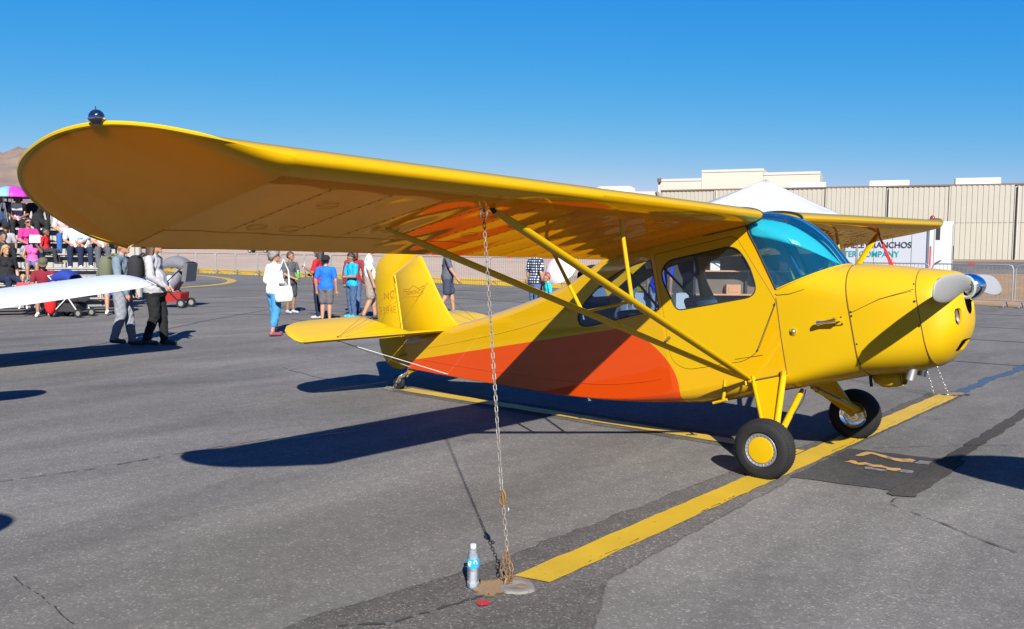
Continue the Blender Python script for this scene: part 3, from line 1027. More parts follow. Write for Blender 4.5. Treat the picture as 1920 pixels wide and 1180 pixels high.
flat_part('side_window', inset_poly(FWIN, -.008), [], 1, -.010, 'window_glass', PL, 0)
flat_part('rear_window', inset_poly(RWIN, -.008), [], -1, -.006, 'rear_glass', PL, 0)
flat_part('rear_window', inset_poly(RWIN, -.008), [], 1, -.006, 'rear_glass', PL, 0)
def frame_strip(name, poly, sg, off, r, material, parent):
    b = MB(); b.tube([(x, sg * (hw(x) + off), z) for x, z in poly], r, 5, closed=True)
    return b.build(name, material, parent)
frame_strip('window_seal', FWIN, -1, .000, .0055, 'dark', door)
for sg in (-1, 1): frame_strip('window_seal', RWIN, sg, .000, .005, 'dark', PL)
frame_strip('door_gap', DOOR, -1, -.006, .0048, 'dark', door)
# door hinge line and check
b = MB()
b.tube([(-.145, -.389, .905), (.075, -.389, 1.262)], .0035, 5); b.build('door_hinge', 'dark_line', door)
b = MB()
for p in ((.068, 1.25), (-.135, .915)):
    b = MB(); b.ell((p[0], -.392, p[1]), (.008, .006, .008), 8, 6); b.build('hinge_bolt', 'dark', door)
b = MB(); b.tube([(-.90, -.389, 1.13), (-.945, -.396, 1.10)], .012, 8); b.build('door_handle', 'rusty_steel', door)

for sg in (-1, 1):
    for f0, f1, x0, x1 in ((.13, .10, -1.05, -4.3), (.80, .80, -2.1, -4.3)):
        P_ = [(x, sg * (hw(x) + .0008), longz(x) + (shz(x) - longz(x)) * f0 if f0 > .5 else longz(x) + f0) for x in lin(x0, x1, 14)]
        b = MB(); b.tube(P_, .0035, 5); b.build('stringer', 'flash', PL)
# --- belly, turtle deck
def bellyz(x): return smooth_tab([(.08, .565), (-.3, .54), (-.7, .52), (-1.1, .55), (-1.5, .60), (-2.1, .70), (-2.85, .855), (-3.8, 1.062), (-4.63, 1.252)], x)[0]
def belly_row(x, n=17):
    out = []
    zl, zb, w = longz(x), bellyz(x), hw(x)
    for k in range(n):
        a = -PI / 2 + PI * k / (n - 1)
        c, s = math.cos(a), math.sin(a)
        out.append(Vector((x, w * math.copysign(abs(s) ** .75, s), zl - (zl - zb) * abs(c) ** .75)))
    return out
o = grid('belly_skin', [belly_row(x) for x in lin(.078, -4.63, 48)], 'flash', PL, sharp=50); fix_normals(o)
def topz(x): return smooth_tab([(-1.40, 2.0), (-1.6, 1.93), (-1.907, 1.832), (-2.25, 1.765), (-2.642, 1.715), (-3.0, 1.68), (-3.333, 1.655), (-3.8, 1.635), (-4.2, 1.615), (-4.63, 1.60)], x)[0]
def deck_row(x, n=17):
    out = []
    zs, zt, w = shz(x), topz(x), hw(x)
    for k in range(n):
        a = -PI / 2 + PI * k / (n - 1)
        c, s = math.cos(a), math.sin(a)
        out.append(Vector((x, w * math.copysign(abs(s) ** .9, s), zs + (zt - zs) * abs(c) ** .9)))
    return out
o = grid('turtle_deck', [deck_row(x) for x in lin(-1.44, -4.63, 36)], 'flash', PL, sharp=60); fix_normals(o)
# centre section between the wings
b = MB()
ro = [foil_loop(.372, 1), foil_loop(.372, -1)]
rows = []
for y in lin(-.372, .372, 7):
    rows.append([Vector((p.x, y, p.z)) for p in [q for q in foil_loop(.372, 1) if q.x < -.28]])
o = grid('centre_section', rows, 'yellow', PL, closed_u=True); fix_normals(o)
b = MB(); b.prism([(x, z) for x, z in outer[-9:-5]] + [(-.9, 1.86), (-1.5, 1.86)], -.36, .36, 'y')

# --- windshield and boot cowl
def fr_section(hw_, zb, zl, zs, zt, x, n_low=12, n_up=14, e=.85):
    """right half then mirrored: full loop from bottom centre round; returns list going bottom -> starboard -> top -> port -> bottom"""
    half = []
    for k in range(n_low + 1):
        a = PI / 2 * k / n_low
        half.append((hw_ * math.sin(a) ** e, zl - (zl - zb) * math.cos(a) ** e))
    for k in range(1, 4): half.append((hw_, zl + (zs - zl) * k / 4))
    for k in range(n_up + 1):
        a = PI / 2 * k / n_up
        half.append((hw_ * math.cos(a) ** e, zs + (zt - zs) * math.sin(a) ** e))
    loop = [Vector((x, -y, z)) for y, z in half] + [Vector((x, y, z)) for y, z in half[-2:0:-1]]
    return loop
PW = 2 / 2.2
CPROF = [(.545, 1.468), (.495, 1.57), (.414, 1.716), (.268, 1.878), (.105, 1.974), (-.073, 2.03), (-.28, 2.075)]
EPROF = [(.098, 1.362), (.064, 1.48), (.030, 1.60), (-.005, 1.72), (-.043, 1.83), (-.075, 1.93), (-.28, 2.00)]
def prof(P, v):
    k = v * (len(P) - 1); i = min(int(k), len(P) - 2)
    a, b = P[i], P[i + 1]; t = k - i
    p0 = P[max(i - 1, 0)]; p3 = P[min(i + 2, len(P) - 1)]
    f = lambda c: .5 * (2 * a[c] + (b[c] - p0[c]) * t + (2 * p0[c] - 5 * a[c] + 4 * b[c] - p3[c]) * t * t + (3 * a[c] - p0[c] - 3 * b[c] + p3[c]) * t ** 3)
    return f(0), f(1)
def WS(u, v, off=0.0):
    """u -1 starboard .. 1 port, v 0 base .. 1 roof"""
    a = abs(u) * PI / 2
    s, c = math.sin(a) ** PW, max(0, math.cos(a)) ** PW
    cx, cz = prof(CPROF, v); ex, ez = prof(EPROF, v)
    w = HW0 - off
    cx -= off * .6; cz -= off * .6
    return Vector((ex + (cx - ex) * c, math.copysign(w * s, u), ez + (cz - ez) * c))
us = lin(-1, 1, 41)
ws_ = grid('windshield', [[WS(u, v) for u in us] for v in lin(0, 1, 25)], 'windshield_glass', PL); fix_normals(ws_)
b = MB(); b.tube([WS(u, 0) + Vector((0.004, 0, .002)) for u in us], .007, 6); b.build('windshield_trim', 'yellow', ws_)
for sg in (-1, 1):
    b = MB(); b.tube([WS(sg, v) for v in lin(0, .83, 12)], .008, 6); b.build('windshield_post', 'dark', ws_)
b = MB(); b.tube([WS(0, v, .01) for v in lin(0, .95, 14)], .008, 6); b.build('windshield_post', 'cabin_blue', ws_)
# sunshade hung inside the starboard half
def shade_uv(s, t):
    # s along the shade from aft edge (0) to its forward tip (1), t lower (0) to upper (1)
    lo = Vector((-1 + .93 * s, .64 - .62 * s ** .9 + .02))
    hi = Vector((-1 + .93 * s ** .75, .86 + .03 * math.sin(s * 3) - .82 * s ** 2.0))
    return lo.lerp(hi, t)
G = []
for s in lin(0, 1, 22):
    row = []
    for t in lin(0, 1, 10):
        uv = shade_uv(s, t)
        row.append(WS(max(-.985, min(1, uv.x)), max(.02, min(1, uv.y)), .03 + .006 * math.sin(9 * s + 5 * t) * (1 - s)))
    G.append(row)
sh = grid('sunshade', G, 'sunshade', ws_); fix_normals(sh); solidify(sh, .003)
for s, t in ((.45, .03), (.33, .97)):
    uv = shade_uv(s, t); c0 = WS(uv.x, uv.y, .02)
    uvx = shade_uv(s + .08, t); uvz = shade_uv(s, t + (.12 if t < .5 else -.12))
    d1, d2 = WS(uvx.x, uvx.y, .02), WS(uvz.x, uvz.y, .02)
    o = mesh_obj('shade_tag', [c0, d1, d1 + d2 - c0, d2], [(0, 1, 2, 3)], 'tag_white', sh, False); solidify(o, .001)

FW_ = dict(hw_=.382, zb=.60, zl=.82, zs=1.15, zt=1.457)
NL, NU = 12, 14
secF = fr_section(x=.62, **FW_)
def half_of(loop): return loop[:NL + 3 + NU + 2]
hF = half_of(secF)
hA = []
for k in range(NL + 1):
    a = PI / 2 * k / NL
    zl, zb = longz(.078), .565
    hA.append(Vector((.078, -HW0 * math.sin(a) ** .85, zl - (zl - zb) * math.cos(a) ** .75)))
for k in range(1, 4): hA.append(Vector((.078 + .02 * k / 4, -HW0, .69 + (1.362 - .69) * k / 4)))
for k in range(NU + 1):
    u = -1 + k / NU
    p = WS(u, 0); hA.append(p)
rowsB = []
for t in lin(0, 1, 9):
    row = []
    for i, (a, f) in enumerate(zip(hA, hF)):
        p = a.lerp(f, t)
        p.y *= 1 + .012 * math.sin(PI * t)
        row.append(p)
    rowsB.append(row + [Vector((p.x, -p.y, p.z)) for p in row[-2::-1]])
bc = grid('boot_cowl', rowsB, 'yellow', PL, sharp=50); fix_normals(bc)
# engine cowl and nose bowl
ST = [(.626, .3835, .598, .82, 1.15, 1.458), (.75, .380, .592, .825, 1.13, 1.432), (.90, .370, .592, .84, 1.10, 1.393), (1.0, .358, .600, .855, 1.08, 1.362), (1.086, .345, .615, .87, 1.07, 1.334)]
def sec(x, T, e=.85):
    h, zb, zl, zs, zt = smooth_tab(T, x)
    return fr_section(h, zb, zl, zs, zt, x, e=e)
ec = grid('engine_cowl', [sec(x, ST) for x in lin(.626, 1.086, 12)], 'yellow', PL, closed_u=True); fix_normals(ec)
NT = [(1.092, .348, .613, .87, 1.07, 1.336), (1.15, .336, .640, .89, 1.065, 1.320), (1.21, .310, .690, .92, 1.06, 1.302), (1.265, .270, .752, .955, 1.06, 1.284), (1.305, .222, .815, .99, 1.07, 1.266), (1.328, .168, .88, 1.03, 1.085, 1.245), (1.338, .115, .95, 1.07, 1.10, 1.225)]
rowsN = [fr_section(*T[1:], T[0]) for T in [(x, *smooth_tab(NT, x)) for x in [1.092, 1.12, 1.15, 1.18, 1.21, 1.24, 1.265, 1.288, 1.305, 1.319, 1.328, 1.334, 1.338]]]
m = len(rowsN[0])
vs = [p for r in rowsN for p in r]
fs = []
for i in range(len(rowsN) - 1):
    for j in range(m):
        l = (j + 1) % m
        fs.append((i * m + j, i * m + l, (i + 1) * m + l, (i + 1) * m + j))
# inner return so the bowl has thickness
rowsI = [[Vector((p.x - .012, p.y * .965, 1.1 + (p.z - 1.1) * .965)) for p in r] for r in rowsN]
k = len(vs)
vs += [p for r in rowsI for p in r]
for i in range(len(rowsI) - 1):
    for j in range(m):
        l = (j + 1) % m
        fs.append((k + i * m + j, k + (i + 1) * m + j, k + (i + 1) * m + l, k + i * m + l))
e_ = (len(rowsN) - 1) * m
for j in range(m):
    l = (j + 1) % m
    fs.append((j, k + j, k + l, l))
    fs.append((e_ + j, e_ + l, k + e_ + l, k + e_ + j))
nb = mesh_obj('nose_bowl', vs, fs, 'yellow', PL, True); fix_normals(nb)
# openings: two cooling inlets, landing light, chin intake
def cutter(poly, d0, d1, M4):
    b = MB(); b.prism(poly, d0, d1, 'x', M4)
    o = b.build('cut', 'dark', None, False); fix_normals(o)
    o.matrix_world = PL.matrix_world.copy()
    return o
def ellp(cy, cz, ry, rz, n=20, p=1.0):
    return [(cy + ry * math.copysign(abs(math.cos(a)) ** p, math.cos(a)), cz + rz * math.copysign(abs(math.sin(a)) ** p, math.sin(a))) for a in [2 * PI * i / n for i in range(n)]]
I4 = Matrix.Identity(4)
cuts = [cutter(ellp(sg * .185, 1.205, .070, .040), 1.12, 1.5, I4) for sg in (-1, 1)]
LIGHT = (-.215, .955)
cuts.append(cutter(ellp(LIGHT[0], LIGHT[1], .030, .056, 20, .6), 1.15, 1.5, I4))
cuts.append(cutter(ellp(0, .745, .125, .042, 20, .4), 1.05, 1.5, I4))
bpy.context.view_layer.update()
for c in cuts:
    c.matrix_world = PL.matrix_world.copy()
    md = nb.modifiers.new('cut', 'BOOLEAN'); md.operation = 'DIFFERENCE'; md.object = c; md.solver = 'EXACT'
bpy.context.view_layer.update()
apply_mods(nb)
nb.data.set_sharp_from_angle(angle=R(38))
for c in cuts: bpy.data.objects.remove(c)
b = MB(); b.prism(ellp(0, 1.02, .25, .26, 24), 1.10, 1.16, 'x'); b.build('engine_baffle', 'dark', nb, False)
b = MB(); b.lathe([(.0, 1.262), (.018, 1.268), (.03, 1.282), (.036, 1.298)], 16, (0, 0, 0), 'x')
for v in b.v: v.y = v.y * .95 + LIGHT[0]; v.z = v.z * 1.7 + LIGHT[1]
b.build('landing_light', mat('lamp_glass', (0.13, 0.11, 0.10), rough=0.35, var=0.3, vscale=30), nb)
b = MB()
for i in range(9): b.box((1.14, 0, .711 + .0085 * i), (.012, .24, .004))
b.build('intake_grille', 'steel', nb, False)
b = MB()
for p in [(.634, -.384, 1.10), (.634, -.384, 1.07), (.636, -.381, .86), (.64, -.345, .72), (1.075, -.350, 1.105), (1.08, -.352, .93), (1.075, -.26, .70), (1.075, -.300, 1.225)]:
    b = MB(); b.ell(p, (.008, .006, .008), 8, 6); b.build('cowl_fastener', 'dark', ec)
b = MB(); b.tube([(.637, -.3855, 1.095), (.85, -.3765, 1.16), (1.083, -.348, 1.19)], .0022, 4); b.build('cowl_seam', 'dark_line', ec)
for x, T in ((.622, ST), (1.089, ST)):
    lp = [Vector((x, p.y * 1.001, 1.03 + (p.z - 1.03) * 1.001)) for p in sec(x, T)]
    b = MB(); b.tube(lp, .0035, 5, closed=True); b.build('cowl_seam', 'dark_line', ec)
b = MB(); b.tube([WS(-1, 0) + Vector((-.012, -.002, -.03)), (.10, -.388, 1.318), (.20, -.39, 1.31), (.32, -.385, 1.325)], .0025, 4); b.build('panel_seam', 'dark_line', bc)
b = MB(); b.tube([(.072, -.3875, .70), (.075, -.3875, 1.0), (.088, -.3875, 1.30)], .003, 4); b.build('panel_seam', 'dark_line', bc)
# exhaust stubs, chin scoop, drain, venturi, cap, step
for y in (-.16, .12):
    b = MB()
    p0, p1 = Vector((.96, y, .70)), Vector((.90, y - .03, .545))
    b.tube([p0 + Vector((.03, 0, .05)), p0, p1], [.03, .032, .033], 14, caps=False)
    b.tube([p0 + Vector((.03, 0, .05)), p0, p1], [.027, .028, .029], 14, caps=False)
    b.build('exhaust_pipe', 'steel', PL)
b = MB()
for t, w, h in ((0, .085, .075), (.5, .085, .07), (.85, .06, .05), (1, .02, .02)):
    pass
scp = []
for x, w, zb in ((.80, .085, .505), (.74, .088, .498), (.66, .080, .505), (.60, .05, .545), (.57, .01, .592)):
    scp.append([Vector((x, -w, .60)), Vector((x, -w * .95, zb + .02)), Vector((x, -w * .7, zb)), Vector((x, 0, zb - .004)), Vector((x, w * .7, zb)), Vector((x, w * .95, zb + .02)), Vector((x, w, .60))])
o = grid('chin_scoop', scp, 'yellow', PL); fix_normals(o); solidify(o, .004, 1)
b = MB(); b.box((.79, -.02, .56), (.004, .008, .09)); b.build('scoop_vane', 'yellow', o, False)
b = MB(); b.tube([(.58, -.06, .60), (.575, -.06, .515)], .012, 8); b.build('drain_pipe', 'dark', PL)
b = MB(); b.lathe([(.016, .385), (.020, .39), (.013, .44), (.019, .52), (.021, .535), (.017, .534), (.011, .44), (.016, .386)], 16, (0, -.430, 1.055), 'x')
vt = b.build('venturi', 'chrome', PL)
b = MB(); b.box((.535, -.405, 1.052), (.05, .05, .012)); b.box((.535, -.392, 1.05), (.07, .012, .06)); b.build('venturi_bracket', 'yellow', vt, False)
b = MB()
for dx, dz in ((-.028, .024), (.028, .024), (.028, -.024), (-.028, -.024)): b.ell((.535 + dx, -.399, 1.05 + dz), (.006, .005, .006), 6, 4)
b.build('bolt', 'dark', vt)
b = MB(); b.lathe([(.030, -.390), (.030, -.394), (.022, -.396)], 18, (.182, 0, 1.02), 'y')
pf = b.build('port_flange', 'yellow', bc)
b = MB(); b.ell((.182, -.397, 1.02), (.018, .014, .018), 12, 8); b.build('port_plug', 'steel', pf)
b = MB(); b.tube([(-.463, -.378, .715), (-.49, -.385, .60), (-.505, -.388, .555)], .014, 8); b.tube([(-.47, -.39, .552), (-.60, -.39, .535)], .012, 8)
b.build('boarding_step', 'yellow', PL)
b = MB(); b.tube([(-.34, -.3885, .868), (-.10, -.3885, .872)], .0022, 4); b.build('panel_seam', 'dark_line', door)

# --- propeller and spinner
HUB = Vector((1.36, 0, 1.15))
b = MB(); b.lathe([(.094, 1.345), (.095, 1.362), (.090, 1.385), (.078, 1.412), (.060, 1.436), (.038, 1.455), (.016, 1.465), (.0, 1.467)], 28, (0, 0, HUB.z), 'x')
b.lathe([(.094, 1.345), (.0, 1.345)], 28, (0, 0, HUB.z), 'x')
b.build('spinner', 'chrome', PL)
def blade(sg):
    rows = []
    for t, c, pit in ((.05, .10, 52), (.10, .13, 46), (.20, .165, 40), (.32, .195, 34), (.45, .205, 29), (.58, .20, 25), (.70, .185, 22), (.80, .160, 20), (.87, .13, 19), (.905, .09, 18), (.918, .03, 18)):
        th = .22 * c if t < .15 else .085 * c + .006
        a = R(pit); row = []
        d1 = Vector((math.sin(a) * 1, 0, math.cos(a) * sg * -1))   # chord direction
        d2 = Vector((math.cos(a), 0, math.sin(a) * sg))
        for k in range(14):
            an = 2 * PI * k / 14
            row.append(Vector((HUB.x, 0, HUB.z)) + Vector((0, sg * t, 0)) + d1 * (math.cos(an) * c / 2) + d2 * (math.sin(an) * th / 2))
        rows.append(row)
    o = grid('propeller_blade', rows, 'prop_grey', PL, closed_u=True)
    bm = bmesh.new(); bm.from_mesh(o.data); bmesh.ops.holes_fill(bm, edges=bm.edges); bmesh.ops.recalc_face_normals(bm, faces=bm.faces); bm.to_mesh(o.data); bm.free()
    b = MB(); b.tube([Vector((HUB.x + .055 * math.cos(q), sg * .11, HUB.z + .075 * math.sin(q))) for q in lin(0, 2 * PI * 19 / 20, 20)], .013, 6, closed=True)
    b.build('blade_binding', 'prop_wrap', o)
blade(-1); blade(1)

# --- struts
A0 = Vector((-.233, -.40, .692)); B1 = Vector((-.20, -3.24, 1.958)); B2 = Vector((-.80, -3.49, 1.968))
def mir(p, sg): return Vector((p.x, -p.y * sg if sg > 0 else p.y, p.z)) if False else Vector((p.x, p.y * (-sg), p.z))
for sg in (-1, 1):
    q = lambda p: Vector((p.x, p.y * -sg, p.z))
    a0, b1, b2 = q(A0), q(B1), q(B2)
    for (t0, bb, r0) in ((a0, b1, .036), (a0 + Vector((-.03, 0, 0)), b2, .031)):
        d = (bb - t0); ax = d.cross(Vector((1, 0, 0))).normalized()
        pts = [t0 + d * k for k in (0, .03, .08, .5, .92, .97, 1)]
        b = MB(); b.tube(pts, [r0 * .45, r0 * .7, r0, r0, r0, r0 * .7, r0 * .4], 14, flat=(ax, .55))
        b.build('wing_strut', 'yellow', PL)
    j1 = a0 + (b1 - a0) * .545; j2 = a0 + Vector((-.03, 0, 0)) + (b2 - a0) * .53
    b = MB()
    b.tube([j1, Vector((-.20, 1.95 * sg, 1.93))], .014, 8)
    b.tube([j2, Vector((-.82, 1.98 * sg, 1.935))], .013, 8)
    b.tube([j1 + Vector((0, 0, .0)), j2], .010, 8)
    js = b.build('jury_strut', 'yellow', PL)
    b = MB()
    for p in (j1, j2): b.tube([p + Vector((0, 0, -.05)), p + Vector((0, 0, -.02))], .006, 6)
    b.build('bolt', 'chrome', js)
    # fuselage fitting
    b = MB(); b.ell(a0, (.045, .022, .032), 10, 6); b.tube([a0 + Vector((-.03, .03 * sg, .02)), a0 + Vector((-.03, .03 * sg, -.04))], .008, 6); b.tube([a0 + Vector((.03, .012 * sg, .03)), a0 + Vector((.03, .012 * sg, -.03))], .012, 8)
    b.build('strut_fitting', 'yellow', PL)
    b = MB(); b.tube([b1 + Vector((0, 0, .01)), b1 + Vector((.01, -.02 * sg, -.03))], .014, 8); b.build('strut_fitting', 'dark', PL)

# --- landing gear
for sg in (-1, 1):
    f0, r0 = Vector((.045, .385 * sg, .695)), Vector((-.215, .388 * sg, .675))
    ax_ = Vector((.055, .84 * sg, .235))
    b = MB()
    b.tube([f0 + Vector((0, .01 * sg, 0)), ax_ + Vector((.03, 0, 0))], [.024, .024], 10)
    b.tube([r0, ax_ + Vector((-.025, 0, 0))], [.018, .018], 10)
    leg = b.build('gear_leg', 'yellow', PL)
    n_ = Vector((0, sg, 0)) * .012
    pts = [f0, r0, ax_ + Vector((-.03, 0, 0)), ax_ + Vector((.03, 0, 0))]
    vs = [p + n_ for p in pts] + [p - n_ for p in pts]
    o = mesh_obj('gear_fairing', vs, [(0, 1, 2, 3), (7, 6, 5, 4), (0, 4, 5, 1), (1, 5, 6, 2), (2, 6, 7, 3), (3, 7, 4, 0)], 'yellow', leg, False); fix_normals(o)
    b = MB(); b.tube([f0 + Vector((.01, .01 * sg, .005)), r0 + Vector((-.01, .008 * sg, .005))], .009, 6); b.build('gear_hinge', 'dark_line', leg)
    b = MB(); b.tube([f0 + Vector((-.005, .02 * sg, -.025)), f0 + Vector((.012, .02 * sg, .035))], .022, 8); b.build('gear_bracket', 'yellow', leg)
    # oleo strut from the belly
    t0 = Vector((.045, .10 * sg, .545)); t1 = ax_ + Vector((.06, -.01 * sg, .03))
    b = MB(); b.tube([t0, t0.lerp(t1, .12)], .016, 10); b.tube([t0.lerp(t1, .1), t1], .025, 12); b.build('shock_strut', 'yellow', PL)
    b = MB(); b.tube([t0 + Vector((.03, 0, 0)), t0.lerp(t1, .2) + Vector((.045, 0, -.01)), t0.lerp(t1, .55) + Vector((.03, 0, 0))], .004, 5); b.build('brake_line', 'dark', PL)
    # wheel (lathe about y), axle at ground height 0.218
    ac = Vector((.046, .93 * sg, .2125))
    wh = empty('wheel', ac, 0, PL)
    prof_t = [(.118, -.055), (.124, -.066), (.135, -.078), (.165, -.080), (.192, -.073), (.210, -.056), (.2185, -.032), (.221, -.012), (.221, .012), (.2185, .032), (.210, .056), (.192, .073), (.165, .080), (.135, .078), (.124, .066), (.118, .055), (.118, -.055)]
    b = MB(); b.lathe(prof_t, 56, (0, 0, 0), 'y')
    ty = b.build('tyre', 'black_rubber', wh)
    b = MB()
    for rr in (-.040, -.014, .014, .040):
        b.lathe([(.2205 if abs(rr) < .02 else .2150, rr - .003), (.2225 if abs(rr) < .02 else .2172, rr), (.2205 if abs(rr) < .02 else .2150, rr + .003)], 56, (0, 0, 0), 'y')
    for k in range(64):
        a = 2 * PI * k / 64
        for s2 in (-1, 1):
            b.box((.207 * math.cos(a), s2 * .0605, .207 * math.sin(a)), (.012, .006, .007), Matrix.Rotation(-a, 3, 'Y'))
    b.build('tread', 'black_rubber', ty)
    so = sg
    b = MB(); b.lathe([(.119, .050 * so), (.123, .062 * so), (.117, .069 * so), (.104, .062 * so), (.094, .062 * so), (.0, .064 * so)], 40, (0, 0, 0), 'y')
    rim = b.build('rim', 'alu', wh)
    b = MB(); b.lathe([(.095, .0625 * so), (.092, .069 * so), (.05, .072 * so), (.0, .073 * so)], 40, (0, 0, 0), 'y'); b.build('hub_cap', 'yellow', rim)
    b = MB()
    for k in range(24):
        a = 2 * PI * k / 24
        b.box((.108 * math.cos(a), .0660 * so, .108 * math.sin(a)), (.012, .006, .005), Matrix.Rotation(-a, 3, 'Y'))
    b.build('rim_slot', 'steel', rim, False)
    b = MB(); b.lathe([(.0, -.075 * so), (.025, -.075 * so), (.03, -.045 * so), (.085, -.040 * so), (.115, -.052 * so), (.120, -.056 * so)], 36, (0, 0, 0), 'y')
    b.build('wheel_disc', 'chrome', wh)
    b = MB(); b.tube([ax_ + Vector((0, -.03 * sg, -.01)), ac], .022, 10); b.build('axle', 'yellow', leg)

# --- fin, rudder, tailplane
def plate(name, poly, t, material, parent, edge=.6):
    """thin symmetrical tail surface in the x-z plane, rounded at its rim"""
    n = len(poly)
    inn = inset_poly(poly, .028)
    vs = [(x, 0, z) for x, z in poly]
    vs += [(x, -t, z) for x, z in inn] + [(x, t, z) for x, z in inn]
    fs = []
    for i in range(n):
        j = (i + 1) % n
        fs += [(i, j, n + j, n + i), (j, i, 2 * n + i, 2 * n + j)]
    v2, f2 = cdt_panel(inn, [])
    k = len(vs)
    vs += [(x, -t, z) for x, z in v2]; fs += [tuple(k + q for q in f) for f in f2]
    k = len(vs)
    vs += [(x, t, z) for x, z in v2]; fs += [tuple(k + q for q in f) for f in f2]
    o = mesh_obj(name, vs, fs, material, parent, True); fix_normals(o)
    o.data.set_sharp_from_angle(angle=R(50))
    return o
FIN = [(-3.74, 1.63), (-3.83, 1.73), (-3.92, 1.90), (-3.99, 2.06), (-4.08, 2.285), (-4.16, 2.485), (-4.20, 2.50), (-4.24, 2.498), (-4.64, 2.376), (-4.645, 1.55), (-4.3, 1.55)]
fin = plate('fin', FIN, .022, 'yellow', PL)
RUD = [(-4.675, 2.372), (-4.25, 2.512), (-4.235, 2.55), (-4.27, 2.60), (-4.40, 2.645), (-4.58, 2.662), (-4.76, 2.645), (-4.90, 2.585), (-4.985, 2.49), (-5.025, 2.36), (-5.04, 2.18), (-5.06, 1.98), (-5.09, 1.76), (-5.11, 1.60), (-5.09, 1.49), (-5.02, 1.37), (-4.92, 1.295), (-4.80, 1.262), (-4.70, 1.262), (-4.675, 1.29)]
rud = plate('rudder', RUD, .019, 'yellow', PL)
b = MB(); b.tube([(-4.66, 0, 1.30), (-4.66, 0, 2.36)], .021, 10); b.build('rudder_post', 'yellow', PL)
b = MB(); b.tube([(-4.66, -.022, 2.34), (-4.645, -.022, 2.27)], .006, 6); b.tube([(-4.60, -.03, 1.42), (-4.70, -.06, 1.415), (-4.76, -.03, 1.415)], .006, 6); b.build('rudder_horn', 'dark_line', rud)
mat('letter_orange', (0.27, 0.065, 0.003), rough=0.5)
mat('emblem_orange', (0.34, 0.12, 0.003), rough=0.5)
def on_tail(x, z, y=-.0205, rot=0):
    # text runs towards -x ... +x as seen from starboard: text X -> +x, text Y -> +z
    return Matrix.Translation((x, y, z)) @ Matrix.Rotation(rot, 4, 'Y') @ Matrix.Rotation(PI / 2, 4, 'X')
text_mesh('registration_lettering', 'NC', .135, 'letter_orange', rud, on_tail(-4.79, 2.10, -.0202, R(3)), .0006, offset=-.003, spacing=1.08)
text_mesh('registration_lettering', '2394E', .125, 'letter_orange', rud, on_tail(-4.855, 1.935, -.0202, R(5)), .0006, offset=-.003, spacing=1.0)
text_mesh('emblem_lettering', 'AERONCA', .062, 'emblem_orange', fin, on_tail(-4.35, 2.085, -.0232, R(7)), .0005)
b = MB()
def eo(pts): b.tube([(x, -.0233, z) for x, z in pts], .0024, 4)
eo([(-4.53, 2.17), (-4.42, 2.155), (-4.35, 2.185), (-4.28, 2.14), (-4.16, 2.145), (-4.19, 2.10), (-4.22, 2.06), (-4.30, 2.05), (-4.345, 1.995), (-4.39, 2.06), (-4.49, 2.075), (-4.51, 2.115), (-4.55, 2.125), (-4.53, 2.17)])
eo([(-4.54, 2.145), (-4.43, 2.135)]); eo([(-4.27, 2.12), (-4.17, 2.122)]); eo([(-4.39, 2.06), (-4.30, 2.05)])
b.build('emblem', 'emblem_orange', fin)
def tz(x): return 1.60 + (-3.91 - x) * .10 if x > -4.47 else 1.656 + (-4.47 - x) * .575
def tail_surface(name, poly, sg, parent, cuts_x):
    n = len(poly)
    ste = []
    for x in cuts_x:
        for y in lin(.05, 1.6, 14): ste.append((x, y))
    inn = inset_poly(poly, .03)
    V3, F3 = [], []
    for t in (.019, -.019):
        v2, f2 = cdt_panel(inn, [], ste)
        k = len(V3)
        V3 += [Vector((x, sg * y, tz(x) + t)) for x, y in v2]; F3 += [tuple(k + q for q in f) for f in f2]
    k = len(V3)
    V3 += [Vector((x, sg * y, tz(x))) for x, y in poly] + [Vector((x, sg * y, tz(x) + .019)) for x, y in inn] + [Vector((x, sg * y, tz(x) - .019)) for x, y in inn]
    for i in range(n):
        j = (i + 1) % n
        F3 += [(k + i, k + j, k + n + j, k + n + i), (k + j, k + i, k + 2 * n + i, k + 2 * n + j)]
    o = mesh_obj(name, V3, F3, 'yellow', parent, True); fix_normals(o)
    o.data.set_sharp_from_angle(angle=R(60))
    return o
STAB = [(-3.88, .03), (-3.92, .20), (-4.10, .76), (-4.27, 1.27), (-4.33, 1.42), (-4.39, 1.52), (-4.455, 1.575), (-4.455, .03)]
ELEV = [(-4.462, 1.58), (-4.53, 1.60), (-4.64, 1.595), (-4.75, 1.55), (-4.85, 1.45), (-4.91, 1.30), (-4.935, 1.10), (-4.95, .80), (-4.955, .40), (-4.93, .34), (-4.70, .20), (-4.50, .07), (-4.462, .06)]
def dense(poly, step=.08):
    out = []
    for i in range(len(poly)):
        a, b_ = Vector(poly[i]), Vector(poly[(i + 1) % len(poly)])
        k = max(1, int((b_ - a).length / step))
        out += [tuple(a + (b_ - a) * j / k) for j in range(k)]
    return out
